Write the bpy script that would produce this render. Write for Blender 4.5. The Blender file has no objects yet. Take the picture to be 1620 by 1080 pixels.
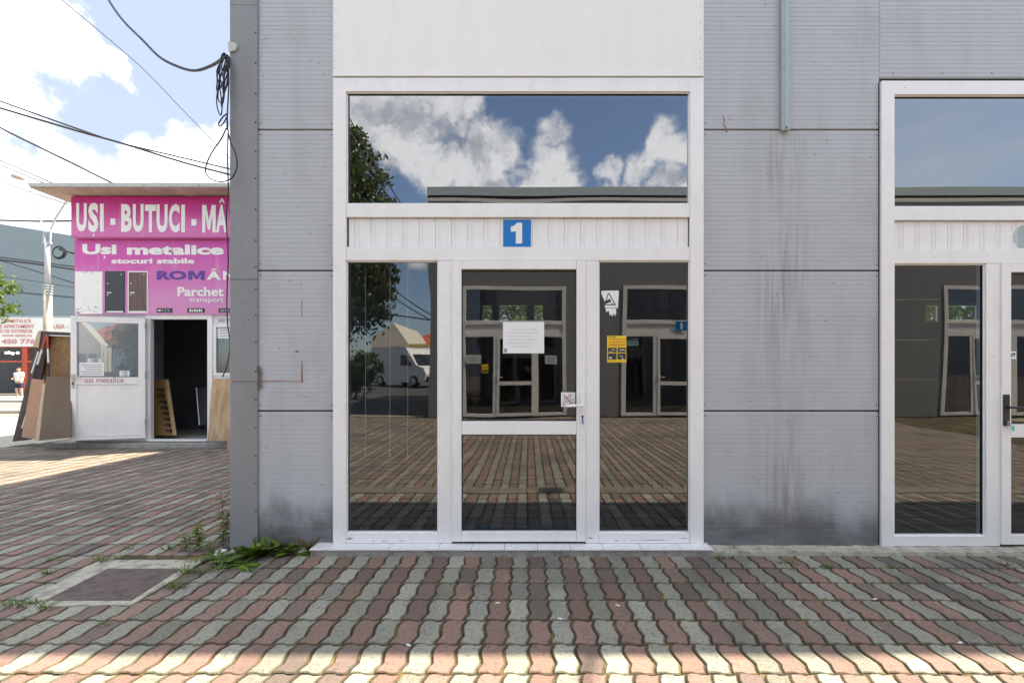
import bpy, bmesh, math, random
import numpy as np
from mathutils import Vector, Matrix
R = math.radians
rnd = random.Random(7)
scene = bpy.context.scene
col = scene.collection

# ------------------------------------------------------------------ camera
CAMY, CAMZ, F = -3.52, 1.30, 746.0          # focal length in photograph pixels (1620 wide)
VX, VY = 835.0, 594.0                       # vanishing point of the depth lines
cam_d = bpy.data.cameras.new('camera'); cam = bpy.data.objects.new('camera', cam_d); col.objects.link(cam)
cam.location = (0, CAMY, CAMZ); cam.rotation_euler = (R(90), 0, 0)
cam_d.sensor_width = 36.0; cam_d.lens = F / 1620 * 36
cam_d.shift_x = -(VX - 810) / 1620; cam_d.shift_y = (VY - 540) / 1620
cam_d.clip_start = 0.05; cam_d.clip_end = 3000
scene.camera = cam
scene.view_settings.view_transform = 'Standard'; scene.view_settings.look = 'None'
scene.view_settings.gamma = 1.0; scene.view_settings.exposure = 1.78
scene.cycles.max_bounces = 10; scene.cycles.transparent_max_bounces = 16
scene.cycles.glossy_bounces = 5; scene.cycles.diffuse_bounces = 5
scene.cycles.sample_clamp_indirect = 6.0
scene.cycles.caustics_reflective = False; scene.cycles.caustics_refractive = False

# ------------------------------------------------------------------ node helpers
class NT:
    def __init__(s, tree):
        s.t = tree; s.n = tree.nodes; s.l = tree.links
    def new(s, typ, **kw):
        nd = s.n.new(typ)
        for k, v in kw.items(): setattr(nd, k, v)
        return nd
    def put(s, sock, v):
        if hasattr(v, 'is_output') or isinstance(v, bpy.types.NodeSocket): s.l.new(v, sock)
        elif v is not None: sock.default_value = v
    def math(s, op, a, b=None, c=None, clamp=False):
        nd = s.new('ShaderNodeMath', operation=op); nd.use_clamp = clamp
        s.put(nd.inputs[0], a)
        if b is not None: s.put(nd.inputs[1], b)
        if c is not None: s.put(nd.inputs[2], c)
        return nd.outputs[0]
    def vmath(s, op, a, b=None, scale=None):
        nd = s.new('ShaderNodeVectorMath', operation=op)
        s.put(nd.inputs[0], a)
        if b is not None: s.put(nd.inputs[1], b)
        if scale is not None: s.put(nd.inputs['Scale'], scale)
        return nd.outputs['Value'] if op in ('DISTANCE', 'DOT_PRODUCT', 'LENGTH') else nd.outputs[0]
    def noise(s, vec, scale, detail=4, rough=0.55, color=False, dist=0.0):
        nd = s.new('ShaderNodeTexNoise'); s.put(nd.inputs['Vector'], vec)
        nd.inputs['Scale'].default_value = scale; nd.inputs['Detail'].default_value = detail
        nd.inputs['Roughness'].default_value = rough; nd.inputs['Distortion'].default_value = dist
        return nd.outputs['Color' if color else 'Fac']
    def ramp(s, v, a, b, lo=0.0, hi=1.0, smooth=True):
        nd = s.new('ShaderNodeMapRange'); nd.interpolation_type = 'SMOOTHSTEP' if smooth else 'LINEAR'; nd.clamp = True
        s.put(nd.inputs[0], v); nd.inputs[1].default_value = a; nd.inputs[2].default_value = b
        nd.inputs[3].default_value = lo; nd.inputs[4].default_value = hi
        return nd.outputs[0]
    def mix(s, f, a, b, mode='MIX'):
        nd = s.new('ShaderNodeMix', data_type='RGBA', blend_type=mode)
        s.put(nd.inputs[0], f)
        for i, v in ((6, a), (7, b)):
            if isinstance(v, (tuple, list)): v = tuple(v) + ((1,) if len(v) == 3 else ())
            s.put(nd.inputs[i], v)
        return nd.outputs[2]
    def pos(s):
        return s.new('ShaderNodeNewGeometry').outputs['Position']
    def scaled(s, v, sc):
        return s.vmath('MULTIPLY', v, tuple(sc))
    def sep(s, v):
        nd = s.new('ShaderNodeSeparateXYZ'); s.put(nd.inputs[0], v); return nd.outputs
    def bump(s, h, strength=0.3, dist=0.01):
        nd = s.new('ShaderNodeBump'); nd.inputs['Strength'].default_value = strength
        nd.inputs['Distance'].default_value = dist; s.put(nd.inputs['Height'], h); return nd.outputs[0]

def dir_of(px, py, refl=False):
    v = Vector((px - VX, -F if refl else F, VY - py)); return v

# ------------------------------------------------------------------ sky, sun
SUN = Vector((4.0, 1.3, 6.3)).normalized()
w = bpy.data.worlds.new('World'); scene.world = w; w.use_nodes = True
t = NT(w.node_tree); t.n.clear()
sky = t.new('ShaderNodeTexSky', sky_type='NISHITA'); sky.sun_disc = False
sky.sun_elevation = math.asin(SUN.z); sky.sun_rotation = math.atan2(SUN.x, SUN.y)
sky.altitude = 100; sky.air_density = 1.0; sky.dust_density = 1.6; sky.ozone_density = 1.6
gen = t.new('ShaderNodeTexCoord').outputs['Generated']
wn = t.noise(gen, 5.0, 6, 0.6, color=True)
warp = t.vmath('SCALE', t.vmath('SUBTRACT', wn, (0.5, 0.5, 0.5)), scale=0.15)
dw = t.vmath('ADD', gen, warp)
BLOBS = [(p, False) for p in [(35,12,80),(115,45,48),(185,85,32),(55,310,78),(15,255,34),(150,318,78),(230,320,66),(90,240,34),(250,240,38),(280,250,42),(330,260,60),(300,320,80),(345,215,20),(-60,120,110)]]
BLOBS += [(p, True) for p in [(610,185,75),(680,195,62),(640,240,55),(720,175,38),(700,265,48),(745,255,52),(790,245,45),(760,290,62),(720,215,26),
          (868,222,34),(880,262,40),(860,300,48),(900,290,30),(963,262,22),(1012,250,34),(1045,215,32),(1075,235,34),(1060,275,26),(1075,295,30),(655,430,22),
          (980,300,22),(560,200,40),(1240,220,70),(1310,270,50),(400,230,90),(300,300,120)]]
fld = None
for (px, py, r), rf in BLOBS:
    v = dir_of(px, py, rf); L = v.length; c = v / L; rr = r / L
    d = t.vmath('DISTANCE', dw, tuple(c))
    e = t.math('MULTIPLY_ADD', d, -1.0 / rr, 1.0)
    fld = e if fld is None else t.math('MAXIMUM', fld, e)
fld = t.math('MAXIMUM', fld, -0.9)
bn = t.noise(dw, 10.0, 12, 0.64)
fine = t.math('MULTIPLY', t.math('SUBTRACT', bn, 0.5), 2.3)
dens = t.math('ADD', t.math('MULTIPLY', t.math('MINIMUM', fld, 0.55), 1.25), fine)
zz = t.sep(gen)[2]
high = t.math('MULTIPLY', t.ramp(t.noise(gen, 2.6, 7, 0.6), 0.36, 0.54), t.ramp(zz, 0.55, 0.68))  # unseen high cloud cover, added to whiten and brighten the light
mask = t.math('MAXIMUM', t.ramp(dens, -0.22, 0.58), high)
# relief: the side of each billow turned to the sun is bright, the other is grey
lit = t.noise(t.vmath('ADD', dw, tuple(SUN * 0.04)), 10.0, 9, 0.62)
relief = t.math('SUBTRACT', t.noise(dw, 10.0, 9, 0.62), lit)
big = t.noise(gen, 4.2, 4, 0.55)
shade = t.math('ADD', t.math('MULTIPLY', relief, -3.6), t.math('MULTIPLY', t.math('SUBTRACT', big, 0.5), 1.6))
ccol = t.mix(t.ramp(shade, -0.45, 0.55), (8.2, 8.15, 8.0), (4.0, 4.2, 4.55))
thin = t.math('MULTIPLY', mask, 0.96)
# a high thin veil over the half of the sky behind the shop
veil = t.math('MULTIPLY', t.ramp(t.sep(gen)[1], -0.05, 0.45), t.ramp(t.noise(gen, 3.0, 6, 0.6), 0.15, 0.75, 0.75, 0.95))
v = dir_of(1560, 220, True).normalized()
hz = t.math('MULTIPLY', t.ramp(t.vmath('DISTANCE', gen, tuple(v)), 0.42, 0.08), t.ramp(t.noise(t.scaled(gen, (4, 4, 14)), 1.0, 5, 0.55), 0.25, 0.8, 0.45, 1.0))
clear = t.mix(t.math('MULTIPLY', hz, 0.75), t.mix(veil, sky.outputs[0], (2.05, 2.35, 3.0)), (4.6, 5.1, 5.5))
final = t.mix(thin, clear, ccol)
bg = t.new('ShaderNodeBackground'); t.put(bg.inputs[0], final); bg.inputs[1].default_value = 0.10
t.l.new(bg.outputs[0], t.new('ShaderNodeOutputWorld').inputs[0])
sun_d = bpy.data.lights.new('sun', 'SUN'); sun_o = bpy.data.objects.new('sun', sun_d); col.objects.link(sun_o)
sun_d.energy = 4.6; sun_d.angle = R(0.53); sun_d.color = (1.0, 0.88, 0.69)
sun_o.rotation_euler = SUN.to_track_quat('Z', 'Y').to_euler()

# ------------------------------------------------------------------ materials
def new_mat(name):
    m = bpy.data.materials.new(name); m.use_nodes = True
    t = NT(m.node_tree); b = t.n['Principled BSDF']; return m, t, b
def mat(name, c, rough=0.5, metal=0.0, dirt=0.25, dscale=6.0, dcol=None, bump=0.0, bscale=60, stretch=(1, 1, 1), spec=0.5):
    """a plain surface with patchy wear of its own"""
    m, t, b = new_mat(name)
    p = t.scaled(t.pos(), stretch)
    n = t.noise(p, dscale, 6, 0.62)
    dc = dcol or tuple(x * 0.55 for x in c)
    fac = t.math('MULTIPLY', t.ramp(n, 0.42, 0.75), dirt)
    n2 = t.noise(p, dscale * 9, 3, 0.6)
    base = t.mix(t.math('MULTIPLY', t.ramp(n2, 0.35, 0.8), dirt * 0.5), c, dc)
    t.put(b.inputs['Base Color'], t.mix(fac, base, dc))
    t.put(b.inputs['Roughness'], t.ramp(n, 0.3, 0.8, rough * 0.85, min(1, rough * 1.2)))
    b.inputs['Metallic'].default_value = metal
    b.inputs['Specular IOR Level'].default_value = spec
    if bump: t.put(b.inputs['Normal'], t.bump(t.noise(t.pos(), bscale, 4, 0.6), bump, 0.004))
    return m

def glass_mat(name, r0, tint, smear=0.0):
    m, t, b = new_mat(name); t.n.remove(b)
    out = [n for n in t.n if n.type == 'OUTPUT_MATERIAL'][0]
    g = t.new('ShaderNodeNewGeometry')
    cs = t.math('ABSOLUTE', t.vmath('DOT_PRODUCT', g.outputs['Normal'], g.outputs['Incoming']))
    k = t.math('POWER', t.math('SUBTRACT', 1.0, cs, clamp=True), 5.0)
    fr = t.math('MULTIPLY_ADD', k, 1 - r0, r0)
    tr = t.new('ShaderNodeBsdfTransparent'); tr.inputs[0].default_value = tint + (1,)
    gl = t.new('ShaderNodeBsdfGlossy'); gl.inputs['Roughness'].default_value = 0.0; gl.inputs[0].default_value = (0.96, 0.97, 1.0, 1)
    mx = t.new('ShaderNodeMixShader'); t.put(mx.inputs[0], fr); t.l.new(tr.outputs[0], mx.inputs[1]); t.l.new(gl.outputs[0], mx.inputs[2])
    last = mx
    if smear:
        df = t.new('ShaderNodeBsdfDiffuse'); df.inputs[0].default_value = (0.6, 0.6, 0.58, 1)
        p = t.pos()
        s1 = t.ramp(t.noise(t.scaled(p, (14, 14, 1.2)), 1.0, 5, 0.6), 0.45, 0.8)
        s2 = t.ramp(t.noise(p, 60, 4, 0.7), 0.60, 0.75)
        f = t.math('MULTIPLY', t.math('ADD', s1, s2), smear)
        m2 = t.new('ShaderNodeMixShader'); t.put(m2.inputs[0], f); t.l.new(mx.outputs[0], m2.inputs[1]); t.l.new(df.outputs[0], m2.inputs[2]); last = m2
    t.l.new(last.outputs[0], out.inputs[0]); return m

def wood_mat(name, c1, c2, scale=8, axis=2, rough=0.6):
    m, t, b = new_mat(name)
    st = [scale] * 3; st[axis] = scale * 0.07
    p = t.scaled(t.pos(), st)
    n = t.noise(p, 1.0, 6, 0.6, dist=0.8)
    t.put(b.inputs['Base Color'], t.mix(t.ramp(n, 0.3, 0.72), c1, c2)); b.inputs['Roughness'].default_value = rough
    return m

M = {}
def panel_mat(name, splash, streak_x=None, base=(0.435, 0.451, 0.485)):
    m, t, b = new_mat(name)
    p = t.pos(); x, y, z = t.sep(p)
    dark = (0.20, 0.20, 0.205)
    n1 = t.noise(t.scaled(p, (5, 5, 0.55)), 1.0, 7, 0.6)
    c = t.mix(t.math('MULTIPLY', t.ramp(n1, 0.46, 0.80), 0.24), base, dark)
    n2 = t.noise(p, 2.2, 6, 0.65)
    c = t.mix(t.math('MULTIPLY', t.ramp(n2, 0.5, 0.72), 0.30), c, (0.30, 0.295, 0.28))
    n3 = t.noise(p, 90, 3, 0.7)
    c = t.mix(t.math('MULTIPLY', t.ramp(n3, 0.60, 0.78), 0.45), c, (0.16, 0.155, 0.15))
    # long sideways scuffs
    n4 = t.noise(t.scaled(p, (2.5, 2.5, 70)), 1.0, 5, 0.7)
    c = t.mix(t.math('MULTIPLY', t.ramp(n4, 0.56, 0.75), 0.30), c, dark)
    if splash:      # mud splashed up from the paving: ragged edge of its own
        e = t.math('ADD', z, t.math('MULTIPLY', t.math('SUBTRACT', t.noise(t.scaled(p, (3.5, 3.5, 2.0)), 1.0, 7, 0.65), 0.5), 0.60 * splash))
        mud = t.math('MULTIPLY', t.ramp(e, 0.44 * splash, 0.10, 0, 1), t.ramp(t.noise(t.scaled(p, (4, 4, 9)), 1.0, 6, 0.6), 0.25, 0.7, 0.72, 1.0))
        c = t.mix(t.math('MULTIPLY', mud, 0.90), c, (0.075, 0.078, 0.082))
    if streak_x is not None:
        dx = t.math('ABSOLUTE', t.math('SUBTRACT', t.math('ADD', x, t.math('MULTIPLY', t.math('SUBTRACT', t.noise(p, 3, 5, 0.6), 0.5), 0.25)), streak_x))
        s = t.math('MULTIPLY', t.ramp(dx, 0.26, 0.0), t.ramp(t.noise(t.scaled(p, (30, 30, 1.6)), 1.0, 6, 0.6), 0.36, 0.66))
        s = t.math('MULTIPLY', s, t.ramp(t.noise(t.scaled(p, (1, 1, 1.3)), 1.0, 3, 0.5), 0.35, 0.6, 0.35, 1.0))
        c = t.mix(t.math('MULTIPLY', s, 0.50), c, (0.13, 0.125, 0.115))
    t.put(b.inputs['Base Color'], c); b.inputs['Roughness'].default_value = 0.42
    t.put(b.inputs['Normal'], t.bump(t.noise(t.scaled(p, (3, 3, 3)), 1.0, 3, 0.5), 0.12, 0.02))
    return m
M['panel'] = panel_mat('coated_steel_panel', 0.0)
M['panel_muddy'] = panel_mat('coated_steel_panel_muddy', 1.0, 1.91)
M['panel_grey'] = panel_mat('dark_grey_panel', 0.0, None, (0.22, 0.225, 0.23))
M['white'] = mat('white_pvc', (0.82, 0.81, 0.815), 0.32, dirt=0.17, dscale=7, dcol=(0.50, 0.48, 0.44), stretch=(1, 1, 0.5))
M['white_fascia'] = mat('white_fascia_sheet', (0.80, 0.79, 0.77), 0.40, dirt=0.12, dscale=2.5, dcol=(0.58, 0.55, 0.50), stretch=(3, 3, 0.6))
M['cream'] = mat('cream_white_frame', (0.80, 0.80, 0.78), 0.35, dirt=0.22, dscale=5, dcol=(0.45, 0.42, 0.36))
M['trim'] = mat('grey_corner_sheet', (0.235, 0.24, 0.25), 0.42, dirt=0.30, dscale=3, dcol=(0.13, 0.13, 0.135), stretch=(1, 1, 0.5))
M['dark'] = mat('dark_gap', (0.02, 0.02, 0.02), 0.8)
M['screw'] = mat('dark_screw', (0.05, 0.048, 0.045), 0.5, metal=0.3)
M['rust'] = mat('rust', (0.26, 0.09, 0.05), 0.8, dcol=(0.12, 0.05, 0.03), dscale=40)
M['brownpatch'] = mat('brown_grey_patch', (0.12, 0.10, 0.09), 0.8, dirt=0.6, dscale=40)
M['inkpale'] = mat('pale_ink', (0.52, 0.54, 0.58), 0.6, dirt=0)
M['galv'] = mat('galvanised_steel', (0.36, 0.42, 0.42), 0.45, metal=0.2, dcol=(0.2, 0.23, 0.23), dscale=12)
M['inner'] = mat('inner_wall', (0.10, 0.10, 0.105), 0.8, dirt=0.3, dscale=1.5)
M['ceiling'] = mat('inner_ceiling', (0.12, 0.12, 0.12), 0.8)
M['glass_top'] = glass_mat('reflective_fanlight_glass', 0.25, (0.42, 0.46, 0.50), 0.012)
M['glass'] = glass_mat('tinted_shop_glass', 0.135, (0.50, 0.54, 0.55), 0.020)
M['glass_clear'] = glass_mat('clear_glass', 0.09, (0.85, 0.88, 0.87), 0.02)
M['concrete'] = mat('old_concrete', (0.36, 0.345, 0.31), 0.9, dirt=0.6, dscale=9, dcol=(0.17, 0.16, 0.14), bump=0.5, bscale=70)
M['cement'] = mat('pale_cement', (0.42, 0.40, 0.33), 0.9, dirt=0.8, dscale=12, dcol=(0.14, 0.125, 0.095), bump=0.5, bscale=90)
M['tile_step'] = mat('white_step_tile', (0.72, 0.71, 0.73), 0.3, dirt=0.25, dscale=8, dcol=(0.40, 0.38, 0.35))
M['step_front'] = mat('step_concrete', (0.34, 0.31, 0.28), 0.9, dirt=0.75, dscale=14, dcol=(0.10, 0.09, 0.075), bump=0.7, bscale=50)
M['steelplate'] = mat('rusty_brown_plate', (0.105, 0.074, 0.064), 0.65, metal=0.1, dirt=0.9, dscale=11, dcol=(0.055, 0.038, 0.032), bump=0.3, bscale=120)
M['black'] = mat('black_plastic', (0.015, 0.015, 0.016), 0.45)
M['cable'] = mat('cable_sheath', (0.014, 0.013, 0.022), 0.5)
M['blue'] = mat('blue_sign_enamel', (0.006, 0.175, 0.52), 0.3, dirt=0.05)
M['paper'] = mat('paper', (0.78, 0.79, 0.80), 0.7, dirt=0.06)
M['ink'] = mat('ink', (0.03, 0.03, 0.035), 0.6, dirt=0)
M['inkgrey'] = mat('grey_ink', (0.30, 0.31, 0.33), 0.6, dirt=0)
M['yellow'] = mat('yellow_print', (0.80, 0.58, 0.02), 0.4, dirt=0.06)
M['red'] = mat('red_print', (0.58, 0.05, 0.05), 0.45, dirt=0.1)
def faded_shaded(name, c1, c2, z0, z1):
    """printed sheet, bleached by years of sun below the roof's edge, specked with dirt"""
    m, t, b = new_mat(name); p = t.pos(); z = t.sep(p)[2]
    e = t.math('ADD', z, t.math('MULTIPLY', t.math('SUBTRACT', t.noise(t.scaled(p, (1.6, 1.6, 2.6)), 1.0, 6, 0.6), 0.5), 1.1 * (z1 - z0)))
    c = t.mix(t.ramp(e, z1, z0), c1, c2)  # ramp paints roof shade into the top, fading into the foot
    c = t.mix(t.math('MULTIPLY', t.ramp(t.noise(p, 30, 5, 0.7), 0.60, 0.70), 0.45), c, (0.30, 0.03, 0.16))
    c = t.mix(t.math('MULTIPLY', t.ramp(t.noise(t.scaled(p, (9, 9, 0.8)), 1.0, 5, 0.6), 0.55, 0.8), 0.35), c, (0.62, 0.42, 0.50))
    t.put(b.inputs['Base Color'], c); b.inputs['Roughness'].default_value = 0.45
    t.put(b.inputs['Normal'], t.bump(t.noise(t.scaled(p, (1.2, 1.2, 3)), 1.0, 3, 0.5), 0.25, 0.03)); return m
M['magenta'] = faded_shaded('magenta_sign_sheet', (0.50, 0.004, 0.20), (0.62, 0.15, 0.40), 3.95, 4.35)
M['pink'] = faded_shaded('pink_sign_sheet', (0.58, 0.075, 0.38), (0.62, 0.24, 0.48), 2.6, 3.6)
M['letter'] = mat('sign_letter_white', (0.82, 0.81, 0.78), 0.5, dirt=0.08)
M['violet'] = mat('violet_letter', (0.10, 0.035, 0.30), 0.5, dirt=0.1)
M['maglet'] = mat('magenta_letter', (0.45, 0.10, 0.28), 0.5, dirt=0.1)
M['fadedred'] = mat('faded_red_letter', (0.62, 0.27, 0.26), 0.6, dirt=0.25, dscale=3)
M['boothwall'] = mat('booth_white_wall', (0.72, 0.72, 0.74), 0.5, dirt=0.2, dscale=3)
M['soffit'] = mat('brown_soffit', (0.34, 0.26, 0.235), 0.8, dirt=0.5, dscale=4, dcol=(0.62, 0.52, 0.46))
M['flash'] = mat('roof_edge_metal', (0.50, 0.50, 0.47), 0.5, dirt=0.4, dscale=4)
M['cardboard'] = mat('cardboard_brown', (0.155, 0.115, 0.082), 0.9, dirt=0.12, dscale=3)
M['cardboard_tan'] = mat('cardboard_tan', (0.42, 0.25, 0.165), 0.9, dirt=0.25, dscale=6, stretch=(1, 1, 6))
M['cardedge'] = mat('cardboard_edge', (0.50, 0.38, 0.25), 0.9)
M['osb'] = mat('chipboard', (0.26, 0.145, 0.065), 0.8, dirt=0.75, dscale=22, dcol=(0.10, 0.055, 0.025))
M['darkwood'] = mat('dark_stained_timber', (0.055, 0.035, 0.028), 0.7, dirt=0.4)
M['redpaint'] = mat('red_paint', (0.50, 0.07, 0.03), 0.5, dirt=0.2)
M['rackwood'] = mat('orange_board', (0.34, 0.19, 0.07), 0.65, dirt=0.2)
M['oak'] = wood_mat('oak_veneer', (0.34, 0.21, 0.105), (0.55, 0.38, 0.22), 14)
M['walnut'] = wood_mat('walnut_print', (0.09, 0.055, 0.05), (0.17, 0.11, 0.10), 40)
M['anthracite'] = mat('anthracite_print', (0.04, 0.04, 0.045), 0.5, dirt=0.1)
M['bluebld'] = mat('slate_blue_cladding', (0.072, 0.106, 0.138), 0.6, dirt=0.15, dscale=0.4)
M['asphalt'] = mat('asphalt', (0.055, 0.055, 0.055), 0.9, dirt=0.4, dscale=1.5, dcol=(0.09, 0.09, 0.085), bump=0.3, bscale=80)
M['asphalt_pale'] = mat('pale_asphalt', (0.20, 0.195, 0.185), 0.9, dirt=0.4, dscale=1.0, bump=0.3)
M['ground'] = mat('ground_dust', (0.30, 0.26, 0.20), 0.95, dirt=0.5, dscale=0.7, dcol=(0.18, 0.16, 0.12))
M['pole_concrete'] = mat('pole_concrete', (0.40, 0.35, 0.29), 0.9, dirt=0.5, dscale=5)
M['pole_paint'] = mat('pole_pale_paint', (0.42, 0.42, 0.46), 0.5, dirt=0.3)
M['skin'] = mat('skin', (0.55, 0.32, 0.23), 0.6, dirt=0.05)
M['shirt'] = mat('white_shirt', (0.75, 0.74, 0.74), 0.85, dirt=0.08)
M['shorts'] = mat('navy_shorts', (0.02, 0.03, 0.07), 0.85)
M['bark'] = mat('bark', (0.10, 0.075, 0.05), 0.95, dirt=0.6, dscale=12, bump=0.8, bscale=40)
M['vanwhite'] = mat('van_white_paint', (0.75, 0.75, 0.75), 0.25, dirt=0.1)
M['vanglass'] = mat('van_dark_glass', (0.015, 0.02, 0.025), 0.05, dirt=0.0)
M['rubber'] = mat('tyre_rubber', (0.015, 0.015, 0.015), 0.9)
M['silver'] = mat('brushed_metal', (0.5, 0.5, 0.5), 0.35, metal=0.8)
M['roof_red'] = mat('red_roof_tile', (0.42, 0.10, 0.05), 0.8, dirt=0.4, dscale=3)
M['plaster'] = mat('pale_plaster', (0.60, 0.57, 0.50), 0.9, dirt=0.25, dscale=1)
M['lampglow'] = mat('lamp_cover', (0.8, 0.8, 0.75), 0.3)
b_ = M['lampglow'].node_tree.nodes['Principled BSDF']; b_.inputs['Emission Color'].default_value = (1, 0.9, 0.75, 1); b_.inputs['Emission Strength'].default_value = 1.2

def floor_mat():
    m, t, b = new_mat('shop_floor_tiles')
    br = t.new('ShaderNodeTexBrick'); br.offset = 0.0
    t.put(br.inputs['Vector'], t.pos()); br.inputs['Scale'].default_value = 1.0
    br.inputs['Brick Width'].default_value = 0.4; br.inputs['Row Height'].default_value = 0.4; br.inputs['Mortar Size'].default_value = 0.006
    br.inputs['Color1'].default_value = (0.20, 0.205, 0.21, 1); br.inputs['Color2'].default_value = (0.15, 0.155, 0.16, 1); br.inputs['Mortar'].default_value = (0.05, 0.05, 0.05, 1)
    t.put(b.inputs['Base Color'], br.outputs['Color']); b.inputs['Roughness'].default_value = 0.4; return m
M['floor'] = floor_mat()

def paver_mat():
    m, t, b = new_mat('concrete_pavers')
    a = t.new('ShaderNodeAttribute', attribute_name='tone'); c = a.outputs['Color']
    p = t.pos()
    n = t.noise(p, 1.1, 6, 0.62)                       # broad grime
    c = t.mix(t.math('MULTIPLY', t.ramp(n, 0.44, 0.70), 0.60), c, (0.075, 0.071, 0.063))
    g = t.noise(p, 130, 4, 0.78)                       # grain of the concrete
    c = t.mix(t.math('MULTIPLY', t.ramp(g, 0.52, 0.66), 0.62), c, (0.055, 0.052, 0.048))
    g2 = t.noise(p, 45, 5, 0.7)
    c = t.mix(t.math('MULTIPLY', t.ramp(g2, 0.50, 0.66), 0.62), c, (0.070, 0.067, 0.060))
    sp = t.noise(p, 20, 4, 0.6)
    c = t.mix(t.math('MULTIPLY', t.ramp(sp, 0.67, 0.73), 0.40), c, (0.50, 0.48, 0.43))
    t.put(b.inputs['Base Color'], c); b.inputs['Roughness'].default_value = 0.88
    t.put(b.inputs['Normal'], t.bump(t.math('ADD', g, t.math('MULTIPLY', g2, 0.7)), 0.55, 0.0035)); return m
M['paver'] = paver_mat()
def joint_mat():
    m, t, b = new_mat('joint_sand_and_moss')
    p = t.pos(); n = t.noise(p, 5, 6, 0.7); n2 = t.noise(p, 120, 3, 0.7)
    c = t.mix(t.ramp(n, 0.48, 0.66), (0.050, 0.038, 0.022), (0.26, 0.17, 0.045))
    c = t.mix(t.ramp(t.noise(p, 3.1, 6, 0.7), 0.55, 0.68), c, (0.06, 0.085, 0.02))
    c = t.mix(t.math('MULTIPLY', t.ramp(n2, 0.4, 0.7), 0.6), c, (0.03, 0.025, 0.02))
    t.put(b.inputs['Base Color'], c); b.inputs['Roughness'].default_value = 0.95
    t.put(b.inputs['Normal'], t.bump(n2, 0.8, 0.006)); return m
M['joint'] = joint_mat()
def leaf_mat(name, c1, c2, trans=0.35):
    m, t, b = new_mat(name); t.n.remove(b); out = [n for n in t.n if n.type == 'OUTPUT_MATERIAL'][0]
    a = t.new('ShaderNodeAttribute', attribute_name='tone').outputs['Fac']
    c = t.mix(a, c1, c2)
    df = t.new('ShaderNodeBsdfPrincipled'); t.put(df.inputs['Base Color'], c); df.inputs['Roughness'].default_value = 0.5
    tl = t.new('ShaderNodeBsdfTranslucent'); t.put(tl.inputs[0], t.mix(0.5, c, (0.12, 0.16, 0.02)))
    mx = t.new('ShaderNodeMixShader'); mx.inputs[0].default_value = trans
    t.l.new(df.outputs[0], mx.inputs[1]); t.l.new(tl.outputs[0], mx.inputs[2]); t.l.new(mx.outputs[0], out.inputs[0]); return m
M['leaf_dark'] = leaf_mat('tree_leaf', (0.025, 0.05, 0.012), (0.08, 0.12, 0.03))
M['leaf_fresh'] = leaf_mat('fresh_leaf', (0.07, 0.13, 0.012), (0.17, 0.24, 0.025), 0.4)
M['leaf_weed'] = leaf_mat('weed_leaf', (0.035, 0.075, 0.012), (0.17, 0.25, 0.03), 0.3)
M['leaf_grass'] = leaf_mat('grass_blade', (0.06, 0.12, 0.012), (0.16, 0.22, 0.03), 0.35)
M['leaf_dry'] = leaf_mat('dry_leaf', (0.10, 0.06, 0.025), (0.22, 0.16, 0.06), 0.2)

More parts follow.
